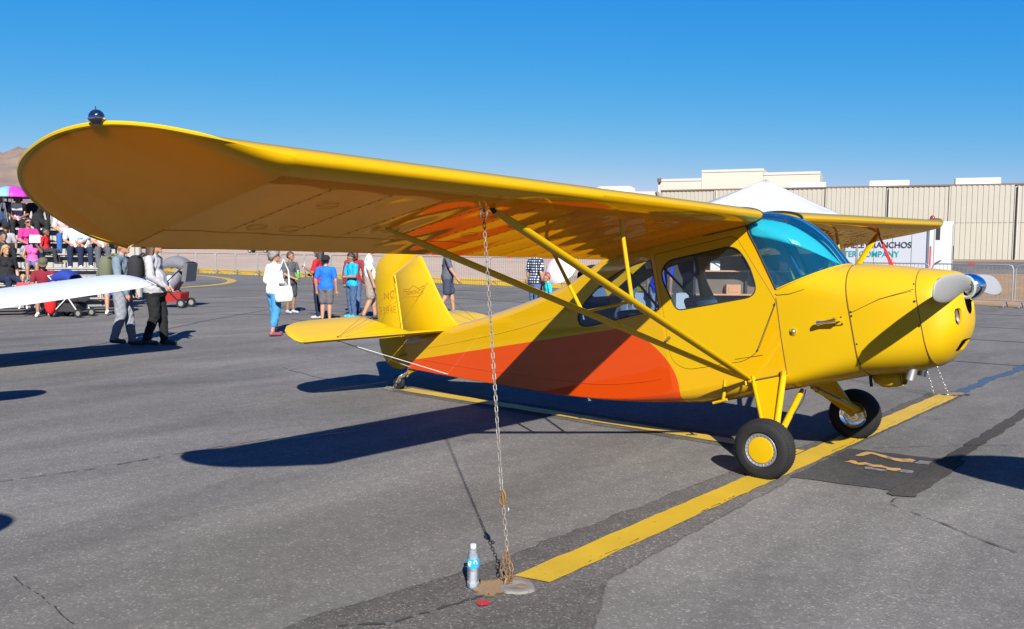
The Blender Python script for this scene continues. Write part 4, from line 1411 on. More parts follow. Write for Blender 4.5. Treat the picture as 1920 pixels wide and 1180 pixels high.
for sg in (-1, 1):
    s1 = tail_surface('stabilizer', dense(STAB), sg, PL, [-4.1, -4.3])
    e1 = tail_surface('elevator', dense(ELEV), sg, PL, [-4.6, -4.75])
    b = MB()
    tp = Vector((-4.44, sg * 1.12, tz(-4.44)))
    b.tube([tp + Vector((0, 0, .02)), (-4.66, -.01 * sg, 2.22)], .002, 5)
    b.tube([tp + Vector((0, 0, .02)), (-4.10, 0, 2.18)], .002, 5)
    b.build('brace_wire', 'dark_line', s1)
    b = MB(); b.tube([tp + Vector((0, 0, -.02)), (-3.92, sg * .10, 1.115)], .0032, 6); b.tube([tp + Vector((0, 0, -.02)), (-4.60, sg * .03, 1.27)], .0035, 6)
    b.build('brace_wire', 'white_paint', s1)
    b = MB(); b.ell(tp + Vector((0, 0, .022)), (.012, .012, .01), 8, 6); b.ell(tp + Vector((0, 0, -.022)), (.012, .012, .01), 8, 6); b.build('bolt', 'dark', s1)
# tail spring and tail wheel
b = MB()
for k in range(3):
    b.tube([(-4.50, 0, 1.245 - .012 * k), (-4.64, 0, 1.225 - .012 * k), (-4.80 + .05 * k, 0, 1.185 - .012 * k)], .014, 8, flat=(Vector((0, 0, 1)), .45))
b.build('tail_spring', 'yellow', PL)
tw = empty('tail_wheel', (-4.855, 0, 1.118), 0, PL)
tw.rotation_euler = (0, R(12), 0)
b = MB(); b.lathe([(.02, -.022), (.055, -.026), (.078, -.022), (.086, -.01), (.086, .01), (.078, .022), (.055, .026), (.02, .022), (.02, -.022)], 28, (0, 0, 0), 'y'); b.build('tyre', 'black_rubber', tw)
b = MB()
for s_ in (-1, 1): b.tube([(0, .034 * s_, 0), (.05, .034 * s_, .075), (.07, .01 * s_, .09)], .011, 8)
b.tube([(.07, 0, .10), (.07, 0, .06)], .02, 8); b.build('fork', 'steel', tw)

# --- cabin interior
b = MB(); b.box((-.62, 0, .70), (1.2, .70, .02)); b.build('cabin_floor', 'dark', PL, False)
b = MB(); b.prism([(-.33, .40), (.33, .40), (.33, 1.0), (.28, 1.12), (-.28, 1.12), (-.33, 1.0)], 0, .02, 'x', Matrix.Translation((-1.93, 0, .62)) @ Matrix.Rotation(R(0), 4, 'Y'))
b = MB(); b.prism([(-.29, .66), (.29, .66), (.29, 1.60), (.2, 1.78), (-.2, 1.78), (-.29, 1.60)], -1.935, -1.915, 'x'); b.build('baggage_bulkhead', 'cabin_blue', PL, False)
for x0, nm in ((-.52, 'seat'), (-1.22, 'seat')):
    st = empty(nm, (x0, 0, .72), 0, PL)
    b = MB(); b.prism(round_poly([(-.2, 0), (.25, .02), (.25, .16), (-.2, .12)], .05), -.24, .24, 'y'); o = b.build('seat_cushion', 'seat_blue', st)
    bevel(o, .02)
    b = MB(); b.prism(round_poly([(-.21, .10), (-.10, .10), (-.22, .72), (-.30, .72)], .04), -.23, .23, 'y'); o = b.build('seat_back', 'seat_blue', st); bevel(o, .025)
    b = MB(); b.prism(round_poly([(-.105, .30), (-.085, .30), (-.185, .68), (-.21, .68)], .01), -.17, .17, 'y'); o = b.build('seat_pad', 'seat_grey', st); bevel(o, .01)
b = MB(); b.prism(round_poly([(-.35, 1.06), (.35, 1.06), (.35, 1.28), (.24, 1.385), (-.24, 1.385), (-.35, 1.28)], .05), .14, .17, 'x'); ip = b.build('instrument_panel', 'dark', PL, False)
b = MB()
gl = [[Vector((x, y, 1.385 + .045 * (1 - (y / .34) ** 2) * (x > .2) + .03 * math.sin((x - .14) * 6))) for y in lin(-.33 + max(0, x - .25) * .5, .33 - max(0, x - .25) * .5, 9)] for x in lin(.13, .50, 8)]
o = grid('glare_shield', gl, 'dark', PL); solidify(o, .01)
b = MB()
for y, z in ((-.2, 1.25), (-.06, 1.25), (.08, 1.25), (.2, 1.22)): b.lathe([(.045, .137), (.045, .139), (.0, .138)], 18, (0, y, z), 'x')
b.build('gauge', 'tag_white', ip)
mat('tube_blue', (0.015, 0.03, 0.12), rough=0.4)
fr = MB()
for sg in (-1, 1):
    fr.tube([(.06, .34 * sg, 1.36), (-.12, .34 * sg, 1.90)], .013, 8)
    fr.tube([(-.95, .36 * sg, .70), (-.95, .36 * sg, 1.90)], .013, 8)
    fr.tube([(-.95, .36 * sg, 1.33), (-1.90, .27 * sg, 1.33)], .011, 8)
    fr.tube([(-.95, .36 * sg, 1.34), (-1.35, .31 * sg, 1.90)], .011, 8)
    fr.tube([(-.12, .34 * sg, 1.88), (-1.4, .33 * sg, 1.86)], .012, 8)
fr.tube([(-.95, -.36, 1.86), (-.95, .36, 1.86)], .012, 8)
fr.build('cabin_frame', 'tube_blue', PL)
b = MB(); b.tube([(-.30, .05, .74), (-.22, .05, 1.0), (-.25, .05, 1.18)], .012, 8); b.build('control_stick', 'dark', PL)
b = MB(); b.box((-.72, 0, 1.895), (1.25, .70, .01)); b.build('headliner', 'cabin_blue', PL, False)
bpy.context.view_layer.update()

# ------------------------------------------------------------------ neighbouring aircraft (stand outside the frame; their shadows fall into it)
KEEP = {'wing', 'tip_bow', 'aileron', 'fuselage_side', 'belly_skin', 'turtle_deck', 'engine_cowl', 'nose_bowl', 'boot_cowl', 'windshield', 'wing_strut', 'gear_leg', 'gear_fairing', 'wheel', 'tyre', 'rim', 'fin', 'rudder', 'stabilizer', 'elevator', 'spinner', 'propeller_blade', 'shock_strut', 'centre_section', 'tail_spring', 'tail_wheel', 'door', 'door_window'}
def repaint(o, m):
    for sl in o.material_slots:
        if sl.material and sl.material.name.startswith('yellow'):
            sl.link = 'OBJECT'; sl.material = MATS[m]
def plane_copy(loc, rz, m, label):
    r = PL.copy(); COL.objects.link(r)
    r.location = loc; r.rotation_euler = (0, R(-12), rz)
    tag(r, label, 'airplane')
    def rec(src, par):
        for ch in src.children:
            if ch.name.split('.')[0] in KEEP:
                c = ch.copy(); COL.objects.link(c); c.parent = par
                if 'label' in c: del c['label']
                if c.type == 'MESH': repaint(c, m)
                rec(ch, c)
    rec(PL, r)
    return r
mat('cream_paint', (0.60, 0.57, 0.48), rough=0.4, coat=0.4, var=0.03)
plane_copy((.20, -12.42, 0), 0, 'cream_paint', 'cream high-wing taildragger on the next tie-down, past the left edge')
plane_copy((8.65, -2.34, 0), R(-90), 'white_paint', 'white high-wing taildragger across the taxi lane, past the right edge')

# white low-wing aeroplane whose near wing reaches in from the left
LW = empty('low_wing_airplane', (-10.2, -5.6, 0))
tag(LW, 'white low-wing aeroplane at the left edge, only its wing in view', 'airplane')
def lw_foil(s, up):
    yc, yt = naca(s)
    return (yc * .6 + (yt if up else -yt) * 1.25)
def lw_z(ay): return .60 + .115 * max(0, ay - .5)
for sg in (-1, 1):
    rows = []
    L = 4.98
    for t in [0, .1, .2, .3, .4, .5, .6, .7, .8, .87, .92, .955, .978, .99, 1.0]:
        ay = .3 + (L - .3) * t
        k = 1.0 if t < .92 else math.sqrt(max(.02, 1 - ((t - .92) / .082) ** 2))
        c = (1.66 - .18 * t)
        row = []
        xte = .90 - (1 - k) * c * .30
        cc = c * (1 - (1 - k) * .62)
        n_ = 16
        ss = [(i / (n_ - 1)) ** 1.5 for i in range(n_)]
        for s in reversed(ss): row.append(Vector((xte - cc * (1 - s), sg * ay, lw_z(ay) + lw_foil(s, True) * c * (.25 + .75 * k) + .02 * (1 - s))))
        for s in ss[1:-1]: row.append(Vector((xte - cc * (1 - s), sg * ay, lw_z(ay) + lw_foil(s, False) * c * (.25 + .75 * k) + .02 * (1 - s))))
        rows.append(row)
    o = grid('wing', rows, 'white_paint', LW, closed_u=True)
    bm = bmesh.new(); bm.from_mesh(o.data); bmesh.ops.holes_fill(bm, edges=bm.edges); bmesh.ops.recalc_face_normals(bm, faces=bm.faces); bm.to_mesh(o.data); bm.free()
    b = MB()
    for i in range(38):
        ay = 1.6 + i * .088
        c = 1.66 - .18 * (ay - .3) / (L - .3)
        p = []
        for s in (.79, .86, .93, .985):
            p.append((.90 - c * (1 - s), sg * ay, lw_z(ay) + lw_foil(s, True) * c + .02 * (1 - s) + .001))
        b.tube(p, .007, 4)
    tag(b.build('skin_bead', 'white_paint', o), kind='stuff')
    b = MB(); b.ell((.25, sg * (L - .0), lw_z(L) + .05), (.10, .05, .03), 10, 6); b.build('tip_light', 'nav_dark', o)
rows = []
for x, w, zb, zt in ((-2.55, .10, .85, 1.05), (-2.45, .30, .72, 1.2), (-2.0, .48, .62, 1.32), (-1.2, .55, .55, 1.42), (-.6, .56, .52, 1.85), (.2, .55, .54, 1.92), (.9, .48, .60, 1.70), (1.8, .32, .72, 1.40), (3.0, .15, .92, 1.28), (3.9, .05, 1.05, 1.25)):
    rows.append([Vector((x, w * math.sin(a), (zb + zt) / 2 - (zt - zb) / 2 * math.cos(a))) for a in [2 * PI * k / 20 for k in range(20)]])
o = grid('fuselage', rows, 'white_paint', LW, closed_u=True); fix_normals(o)
b = MB(); b.prism([(2.9, 1.2), (3.5, 2.1), (3.95, 2.15), (4.15, 1.15)], -.03, .03, 'y'); b.build('fin', 'white_paint', LW, False)
for sg in (-1, 1):
    b = MB(); b.prism(round_poly([(3.25, .02), (3.55, 1.35), (3.70, 1.55), (4.0, 1.50), (4.12, 1.2), (4.05, .02)], .15), -.025, .025, 'z', Matrix.Translation((0, 0, 1.18)) @ Matrix.Scale(sg, 4, (0, 1, 0)))
    o = b.build('tailplane', 'white_paint', LW, False); fix_normals(o)
    b = MB(); b.tube([(-.2, sg * 1.3, .62), (-.2, sg * 1.35, .22)], .035, 8); b.build('gear_leg', 'white_paint', LW)
    b = MB(); b.lathe([(.05, -.07), (.15, -.075), (.20, -.05), (.21, 0), (.20, .05), (.15, .075), (.05, .07), (.05, -.07)], 24, (-.2, sg * 1.42, .21), 'y'); b.build('tyre', 'black_rubber', LW)
b = MB(); b.tube([(-2.0, 0, .7), (-2.05, 0, .18)], .03, 8); b.build('nose_leg', 'white_paint', LW)
b = MB(); b.lathe([(.05, -.05), (.13, -.055), (.17, -.03), (.175, 0), (.17, .03), (.13, .055), (.05, .05), (.05, -.05)], 24, (-2.05, 0, .175), 'y'); b.build('tyre', 'black_rubber', LW)

# ------------------------------------------------------------------ tie-down chains
def link_mesh():
    P = []
    h, w = .0165, .0115
    for k in range(8): a = PI * k / 7; P.append(Vector((w * math.cos(a), 0, h + w * math.sin(a))))
    for k in range(8): a = PI + PI * k / 7; P.append(Vector((w * math.cos(a), 0, -h + w * math.sin(a))))
    b = MB(); b.tube(P, .0036, 6, closed=True)
    o = b.build('link', 'chain_steel', None)
    me = o.data; bpy.data.objects.remove(o); return me
LINK = link_mesh()
LINK_R = LINK.copy(); LINK_R.materials.clear(); LINK_R.materials.append(MATS['rusty_steel'])
LINK_D = LINK.copy(); LINK_D.materials.clear(); LINK_D.materials.append(MATS['steel'])
def chain(parent, pts, mesh, pitch=.0435, scale=1.0, twist0=0.0):
    P = [Vector(p) for p in pts]
    seg = [(b_ - a).length for a, b_ in zip(P, P[1:])]
    tot = sum(seg); n = max(1, int(round(tot / (pitch * scale))))
    for i in range(n):
        d = (i + .5) / n * tot
        k = 0
        while k < len(seg) - 1 and d > seg[k]: d -= seg[k]; k += 1
        p = P[k].lerp(P[k + 1], d / seg[k])
        t = (P[k + 1] - P[k]).normalized()
        q = t.to_track_quat('Z', 'X') @ Matrix.Rotation((PI / 2 if i % 2 else 0) + twist0 + rnd.uniform(-.12, .12) + i * .02, 3, 'Z').to_quaternion()
        o = bpy.data.objects.new('link', mesh); COL.objects.link(o)
        o.parent = parent; o.location = p - parent.location
        o.rotation_mode = 'QUATERNION'; o.rotation_quaternion = q
        o.scale = (scale,) * 3
AN = Vector((-.045, -3.715, .012))
TOP = Vector((-.612, -3.285, 1.815))
nc = empty('tie_down_chain', AN)
tag(nc, 'steel chain hanging from the near wing strut to the ground anchor', 'chain')
HOOK = AN + (TOP - AN) * .205
chain(nc, [TOP, TOP.lerp(HOOK, .5) + Vector((.004, -.004, -.008)), HOOK], LINK, scale=.66)
chain(nc, [HOOK + Vector((.004, 0, -.01)), AN + Vector((-.012, .01, .16))], LINK, scale=.64)
chain(nc, [AN + Vector((-.012, .012, .17)), AN + Vector((.0, .004, .085)), AN + Vector((.006, -.006, .012))], LINK_R, scale=.74)
chain(nc, [AN + Vector((-.020, .0, .16)), AN + Vector((-.028, -.012, .08)), AN + Vector((.0, -.012, .012))], LINK_R, scale=.74, twist0=.5)
chain(nc, [AN + Vector((-.005, .012, .13)), AN + Vector((.022, .006, .07)), AN + Vector((.012, .004, .014))], LINK_R, scale=.74, twist0=.9)
b = MB()
def snap_hook(c, s=1.0, up=Vector((0, 0, 1))):
    return [c + Vector((.0, 0, .05)) * s, c + Vector((.014, .004, .03)) * s, c + Vector((.018, .006, 0)) * s, c + Vector((.012, .004, -.028)) * s, c + Vector((-.004, 0, -.038)) * s, c + Vector((-.018, -.004, -.024)) * s, c + Vector((-.016, -.004, .004)) * s]
b.tube([p - nc.location for p in snap_hook(HOOK + Vector((.006, -.006, .02)), .9)], .006, 7)
b.tube([HOOK - nc.location + Vector((.0, 0, .06)), HOOK - nc.location + Vector((.012, 0, -.02))], .009, 7)
b.build('snap_hook', 'rusty_steel', nc)
b = MB(); b.tube([HOOK - nc.location + Vector((.03 + .012 * math.cos(a), .012 * math.sin(a) * .3, -.035 + .012 * math.sin(a))) for a in lin(0, 2 * PI * 11 / 12, 12)], .004, 6, closed=True); b.build('ring', 'steel', nc)
b = MB()
c0 = TOP - nc.location + Vector((0, 0, .028))
b.tube([c0 + Vector((.019 * math.cos(a), .006 * math.cos(a), .030 * math.sin(a))) for a in lin(0, 2 * PI * 17 / 18, 18)], .0050, 7, closed=True)
b.build('carabiner', 'chrome', nc)
ring_pt = Vector((-.620, -3.272, 1.885))
b = MB(); b.tube([ring_pt - nc.location + Vector((0, 0, .03)), ring_pt - nc.location + Vector((.006, -.008, -.035))], .008, 6); b.build('shackle', 'rusty_steel', nc)
# concrete anchor disc with its pit and staple
ga = empty('ground_anchor', (0.0, -3.70, 0))
tag(ga, 'round concrete tie-down anchor beside the water bottle', 'anchor')
b = MB(); b.lathe([(.0, .0145), (.040, .0145), (.042, .016), (.074, .016), (.084, .0142), (.090, .004)], 32); 
for v in b.v:
    q_ = math.atan2(v.y, v.x); k_ = 1 + .05 * math.sin(3 * q_ + 1) + .03 * math.sin(7 * q_) + .02 * math.sin(13 * q_)
    v.x *= k_; v.y *= k_
b.build('disc', 'concrete', ga)
b = MB(); b.lathe([(.0, .0165), (.026, .0165), (.028, .0158)], 20, (.02, .01, 0)); b.build('pit', 'rust_stain', ga)
b = MB(); b.tube([Vector((-.045 + .0 * a, -.015 + .022 * math.cos(a), .016 + .03 * math.sin(a))) for a in lin(0, PI, 9)], .006, 6); b.build('staple', 'rusty_steel', ga)
# far side: red strap, then chain
FA = Vector((-.02, 3.98, .01)); FT = Vector((-.612, 3.27, 1.86))
fc = empty('tie_down_chain', FA)
tag(fc, 'red strap and dark chain under the far wing beyond the propeller', 'chain')
mid = FT.lerp(FA, .52)
for dx in (-.02, .03):
    b = MB(); b.tube([FT - FA, mid - FA + Vector((dx, dx, 0))], .009, 6); b.build('strap', 'red', fc)
chain(fc, [mid + Vector((-.02, -.02, 0)), FA + Vector((-.10, -.10, .02))], LINK_D, scale=.9)
chain(fc, [mid + Vector((.03, .03, 0)), FA + Vector((.02, .03, .01))], LINK_D, scale=.9)
# tail tie-down
TA = Vector((-4.98, -.03, .01))
tc_ = empty('tie_down_chain', TA)
tag(tc_, 'short chain holding the tailwheel to the ground', 'chain')
chain(tc_, [(-4.80, 0, .235), (-4.90, -.03, .15), (-4.97, -.05, .06), (-5.02, -.06, .015), (-5.10, -.10, .012), (-5.14, -.05, .012), (-5.06, -.13, .012), (-5.0, -.10, .014)], LINK, scale=1.0)
chain(tc_, [(-4.86, -.02, .19), (-4.95, -.07, .09), (-5.0, -.02, .03)], LINK, scale=1.0, twist0=.4)
b = MB(); b.tube([Vector(p) - TA for p in ((-4.70, -.01, .285), (-4.745, -.02, .30), (-4.79, -.02, .27), (-4.815, -.02, .225), (-4.79, -.015, .195), (-4.765, -.01, .21))], .009, 8); b.build('hook', 'chrome', tc_)

# ------------------------------------------------------------------ water bottle by the anchor
BT = empty('water_bottle', (-.16, -3.84, .004))
tag(BT, 'clear plastic water bottle with blue label standing by the anchor', 'bottle')
bp_ = [(0, .004), (.020, .002), (.029, .005), (.0315, .014), (.0305, .030), (.0275, .040), (.0305, .050), (.0275, .060), (.0305, .070), (.0280, .080), (.0300, .092), (.0295, .100), (.0300, .104), (.0302, .150), (.0295, .156), (.0270, .166), (.0200, .182), (.0145, .192), (.0125, .197), (.0125, .203)]
b = MB(); b.lathe(bp_, 28); b.build('bottle_body', 'clear_plastic', BT)
b = MB(); b.lathe([(0, .006)] + [(r * .94, z) for r, z in bp_[2:16]] + [(0, .167)], 28); b.build('water_fill', 'water', BT)
b = MB(); b.lathe([(.0306, .104), (.0308, .106), (.0308, .148), (.0306, .150)], 28); lb = b.build('bottle_label', mat('label_blue', (0.01, 0.30, 0.62), rough=0.35, var=0.1, vscale=30), BT)
b = MB(); b.lathe([(.0135, .196), (.0145, .197), (.0147, .212), (.0138, .2145), (0, .2145)], 24); b.build('bottle_cap', 'white_paint', BT)
def label_curve(pts, w, mt):
    Vs = []
    for a, z in pts: Vs.append((.0312 * math.cos(a), .0312 * math.sin(a), z))
    b = MB(); b.tube(Vs, w, 5); return b.build('label_print', mt, lb)
base_a = math.atan2(-6.83 + 3.84, 2.65 + .16)
label_curve([(base_a - .55 + .28 * math.cos(q), .127 + .013 * math.sin(q)) for q in lin(.4, 5.4, 12)], .0016, 'tag_white')
label_curve([(base_a - .55 + .13 * math.cos(q), .126 + .006 * math.sin(q)) for q in lin(2.0, 7.5, 9)], .0016, 'tag_white')
label_curve([(base_a + .35 + .25 * math.cos(q), .130 + .012 * math.sin(q)) for q in lin(-.5, 3.2, 9)], .0022, 'tag_white')
label_curve([(base_a + .50, .111), (base_a + .55, .128), (base_a + .45, .138)], .0018, 'red')

# ------------------------------------------------------------------ kerb and crowd barriers
mat('kerb_yellow', (0.50, 0.31, 0.012), rough=0.75, var=0.18, vscale=3, bump=0.3, bscale=20)
for i in range(24):
    x0 = -72 + i * 2.44
    b = MB(); b.prism([(24.02, 0), (24.04, .26), (24.09, .30), (24.33, .30), (24.36, 0)], x0, x0 + 2.42, 'x')
    o = b.build('kerb', 'kerb_yellow', None, False); fix_normals(o); tag(o, kind='structure')
def make_barrier():
    root = empty('crowd_barrier')
    L, H = 2.36, 1.33
    pts = [(0, 0, .22), (0, 0, H - .15), (.04, 0, H - .04), (.15, 0, H), (L - .15, 0, H), (L - .04, 0, H - .04), (L, 0, H - .15), (L, 0, .22)]
    b = MB(); b.tube(pts, .021, 8); b.tube([(0, 0, .22), (L, 0, .22)], .017, 8); b.build('frame', 'alu', root)
    b = MB()
    for k in range(1, 20):
        b.tube([(L * k / 20, 0, .22), (L * k / 20, 0, H)], .0065, 5, caps=False)
    tag(b.build('bars', 'alu_dull', root), kind='stuff')
    for x in (.18, L - .18):
        b = MB(); b.tube([(x, -.33, .01), (x, -.28, .06), (x, 0, .20), (x, .28, .06), (x, .33, .01)], .018, 6); b.build('foot', 'alu', root)
    b = MB(); b.box((L / 2, 0, H + .004), (.20, .046, .046)); b.build('reflector', 'red', root, False)
    return root
BR = make_barrier()
for i in range(29):
    o = BR if i == 0 else copy_tree(BR)
    x = -66.2 + i * 2.43
    o.location = (x, 23.62 + .03 * math.sin(i * 2.1), 0)
    o.rotation_euler = (0, 0, .012 * math.sin(i * 1.7))
    if x < -14:
        tag(o, 'tubular steel crowd barrier in the line before the yellow kerb', 'barrier', 'crowd barriers along the yellow kerb')
    else:
        tag(o, 'tubular steel crowd barrier on the bare dirt edge behind the aeroplane nose', 'barrier', 'crowd barriers on the dirt edge')

# ------------------------------------------------------------------ hangars
mat('hangar_wall', (0.325, 0.30, 0.247), rough=0.55, var=0.06, vscale=.6)
mat('hangar_wall_b', (0.315, 0.292, 0.245), rough=0.55, var=0.06, vscale=.6)
mat('beige_stucco', (0.43, 0.39, 0.33), rough=0.85, var=0.05, vscale=.5)
mat('trim_brown', (0.10, 0.065, 0.045), rough=0.6)
mat('roof_pale', (0.40, 0.39, 0.36), rough=0.5, var=0.05)
HG = empty('hangar', (-49.03, 79.0, 1.1), math.atan2(.322, .947))
tag(HG, 'long beige corrugated steel hangar behind the white trailer', 'hangar')
def corr_panel(t0, t1, z0, z1, m, parent, y0=0.0):
    n = max(2, int(round((t1 - t0) / .46)))
    prof_ = []
    w = (t1 - t0) / n
    for i in range(n):
        x = t0 + i * w
        prof_ += [(x, 0), (x + w * .30, 0), (x + w * .36, -.05), (x + w * .94, -.05)]
    prof_.append((t1, 0))
    V = [(x, y + y0, z0) for x, y in prof_] + [(x, y + y0, z1) for x, y in prof_]
    k = len(prof_)
    o = mesh_obj('wall_panel', V, [(i, i + 1, k + i + 1, k + i) for i in range(k - 1)], m, parent, False)
    return o
edges = [0, 5.85, 11.7, 17.5, 23.4, 29.2, 35.0, 40.8, 46.6]
for i, (a, e) in enumerate(zip(edges, edges[1:])):
    off = -.10 * (i % 2)
    corr_panel(a + .03, e - .03, .06, 3.68, 'hangar_wall', HG, off)
    corr_panel(a + .03, e - .03, 3.72, 7.42, 'hangar_wall_b', HG, off)
    b = MB(); b.box(((a + e) / 2, off + .05, 3.70), (e - a - .04, .06, .05)); b.build('panel_rail', 'hangar_wall', HG, False)
    if i in (0, 3): 
        b = MB(); b.box((a, off - .02, 3.75), (.05, .10, 7.5)); b.build('door_jamb', 'trim_brown', HG, False)
b = MB(); b.box((23.3, .32, 3.7), (46.5, .25, 7.3)); b.build('door_track', 'trim_brown', HG, False)
b = MB(); b.prism([(-.15, 7.40), (-.15, 7.56), (16, 8.1), (16, 7.3), (.3, 7.3)], -.05, 46.65, 'x'); b.build('roof', 'trim_brown', HG, False)
b = MB(); b.box((23.3, .02, .02), (46.6, .4, .06)); b.build('sill', 'trim_brown', HG, False)
b = MB(); b.box((23.3, 8.5, 3.7), (46.4, 15.5, 7.2)); b.build('shell', 'hangar_wall', HG, False)
for (a, e, z) in ((13.5, 17.4, 8.30), (21.8, 25.65, 8.33), (30.0, 34.1, 8.40), (38.5, 42.6, 8.4)):
    b = MB(); b.prism([(2.6, 7.5), (2.6, z - .12), (2.9, z), (3.9, z), (4.2, z - .12), (4.2, 7.5)], a, e, 'x'); b.build('roof_skylight', 'white_paint', HG, False)
for t_ in (5.85, 23.4, 35.0):
    b = MB(); b.tube([(t_ + .3, -.22, 7.3), (t_ + .3, -.22, .2)], .06, 6); b.build('downpipe', 'roof_pale', HG)
# beige flat-roofed building behind
BB = empty('flat_roofed_building', (-49.03 - .322 * 20, 79.0 + .947 * 20, 1.1), math.atan2(.322, .947))
tag(BB, 'beige flat-roofed building rising behind the long hangar', 'building')
k_ = 1.16
for nm, a, e, z in (('wall_block', -4.8, 1.0, 10.45), ('wall_block', 1.02, 9.0, 11.55), ('wall_block', 9.02, 16.0, 11.0)):
    b = MB(); b.box(((a + e) / 2, 4 + .3 * (a > 1), z / 2), (e - a, 8, z)); b.build(nm, 'beige_stucco', BB, False)
    b = MB(); b.box(((a + e) / 2, -.03 + .3 * (a > 1), z - .15), (e - a + .06, .1, .34)); b.build('parapet', 'roof_pale', BB, False)
b = MB(); b.box((-4.6, -.2, 10.3), (.5, .5, .5)); b.build('roof_lamp', 'trim_brown', BB, False)
# gabled shed to the left
SH = empty('gabled_shed', (-49.03 - 9.2 * .947 - .322 * 2, 79 - 9.2 * .322 + .947 * 2, 1.1), math.atan2(.322, .947))
tag(SH, 'low shed with pale sloping roof at the left end of the hangar', 'building')
b = MB(); b.box((3.6, 5, 2.9), (9.4, 9.6, 5.8)); b.build('wall', 'beige_stucco', SH, False)
b = MB(); b.prism([(-1.5, 7.7), (8.2, 7.55), (8.85, 5.9), (8.75, 5.75), (-1.5, 6.6)], -.3, 10, 'y'); b.build('roof', 'roof_pale', SH, False)
b = MB(); b.tube([(8.3, -.35, 7.5), (8.9, -.35, 5.85)], .16, 6); b.build('barge_board', 'trim_brown', SH)
b = MB(); b.prism([(.4, 7.5), (.4, 8.25), (.8, 8.4), (4.4, 8.4), (4.8, 8.25), (4.8, 7.5)], 2, 3.5, 'y'); b.build('roof_skylight', 'white_paint', SH, False)

# ------------------------------------------------------------------ white enclosed trailer
TR = empty('enclosed_trailer', (-6.07, 25.6, 0), math.atan2(.10, -.995))
tag(TR, 'white enclosed trailer with lettering parked behind the crowd barriers', 'trailer')
# local x runs along the side away from the rear corner, local y towards the viewer's side is negative z-up
TL, TW, TZ0, TZ1 = 5.6, 2.15, .55, 2.83
b = MB(); b.box((TL / 2, -TW / 2, (TZ0 + TZ1) / 2), (TL, TW, TZ1 - TZ0)); o = b.build('box', 'trailer_white', TR, False); bevel(o, .03)
for z in (TZ0 + .03, TZ1 - .04):
    b = MB(); b.box((TL / 2, .012, z), (TL - .02, .03, .07)); b.build('side_rail', 'alu', TR, False)
for x in (.05,):
    b = MB(); b.box((x, .014, (TZ0 + TZ1) / 2), (.07, .03, TZ1 - TZ0 - .1)); b.build('corner_post', 'alu', TR, False)
for x in lin(.62, TL - .3, 8):
    b = MB(); b.box((x, .004, (TZ0 + TZ1) / 2), (.012, .008, TZ1 - TZ0 - .2)); b.build('panel_seam', 'alu_dull', TR, False)
b = MB(); b.box((-.02, -TW / 2, (TZ0 + TZ1) / 2), (.04, TW - .2, TZ1 - TZ0 - .2)); rd = b.build('rear_door', 'trailer_white', TR, False)
for y in (-.22, -TW + .22):
    b = MB(); b.tube([(-.06, y, TZ0 + .1), (-.06, y, TZ1 - .1)], .018, 6); b.build('lock_rod', 'alu', rd)
b = MB(); b.box((-.05, -.55, 2.38), (.02, .36, .46)); b.build('door_vent', 'dark', rd, False)
b = MB(); b.tube([(-.07, -.35, 1.32), (-.07, -.85, 1.42)], .022, 6); b.build('door_latch', 'dark', rd)
b = MB(); b.box((-.05, -TW + .15, 1.7), (.03, .10, .5)); b.build('marker_light', 'dark', rd, False)
b = MB(); b.box((-.012, -.03, 1.55), (.03, .05, .75)); b.build('reflector_strip', 'red', rd, False)
for x in (2.2, 3.05):
    b = MB(); b.lathe([(.12, -.09), (.28, -.1), (.34, -.06), (.34, .06), (.28, .1), (.12, .09), (.12, -.09)], 24, (x, -.1, .34), 'y'); b.build('tyre', 'black_rubber', TR)
mat('text_dark', (0.03, 0.035, 0.05), rough=0.5)
mat('text_teal', (0.0, 0.30, 0.32), rough=0.5)
# text faces local +y ; it must read left to right towards -x (towards the rear corner)
def side_text(body, xr, z, size, m):
    M4 = Matrix.Translation((xr, .012, z)) @ Matrix.Rotation(PI, 4, 'Z') @ Matrix.Rotation(PI / 2, 4, 'X')
    return text_mesh('lettering', body, size, m, TR, M4, .002, 'RIGHT', offset=.004)
side_text('APPLE VALLEY RANCHOS', .62, 1.86, .30, 'text_dark')
side_text('WATER COMPANY', 1.04, 1.53, .30, 'text_teal')

# ------------------------------------------------------------------ pop-up tent and vendor goods
mat('tent_white', (0.40, 0.415, 0.455), rough=0.8, var=0.03, vscale=2)
TN = empty('canopy_tent', (-5.44, 10.86, 0), R(40.7 + 17 + 45))
tag(TN, 'white peaked pop-up canopy tent behind the cockpit', 'tent')
hh = 1.72
for k in range(4):
    a = Matrix.Rotation(k * PI / 2, 3, 'Z')
    G = []
    for i in range(11):
        t = i / 10
        row = []
        for j in range(11):
            u_ = -1 + 2 * j / 10
            z = 2.36 + (3.21 - 2.36) * (1 - t) ** 1.12 - .05 * math.sin(PI * t) * (1 - abs(u_))
            row.append(a @ Vector((u_ * t * hh, t * hh, z)))
        G.append(row)
    o = grid('canopy_panel', G, 'tent_white', TN); fix_normals(o); solidify(o, .004)
for k in range(4):
    a = Matrix.Rotation(k * PI / 2, 4, 'Z')
    b = MB(); b.prism([(-hh, 2.36), (hh, 2.36)] + [(hh - 2 * hh * i / 12, 2.13 + .03 * math.cos(PI * i)) for i in range(13)], hh, hh + .004, 'y', a); o = b.build('valance', 'tent_white', TN, False); fix_normals(o)
    b = MB(); b.box((hh - .03, hh - .03, 1.18), (.035, .035, 2.36)); 
    b.v = [a @ v for v in b.v]; b.build('leg', 'alu', TN, False)
    b = MB(); b.tube([(-hh, hh - .03, 2.3), (0, hh - .03, 2.05), (hh, hh - .03, 2.3)], .012, 6); b.v = [a @ v for v in b.v]; b.build('truss', 'alu', TN)
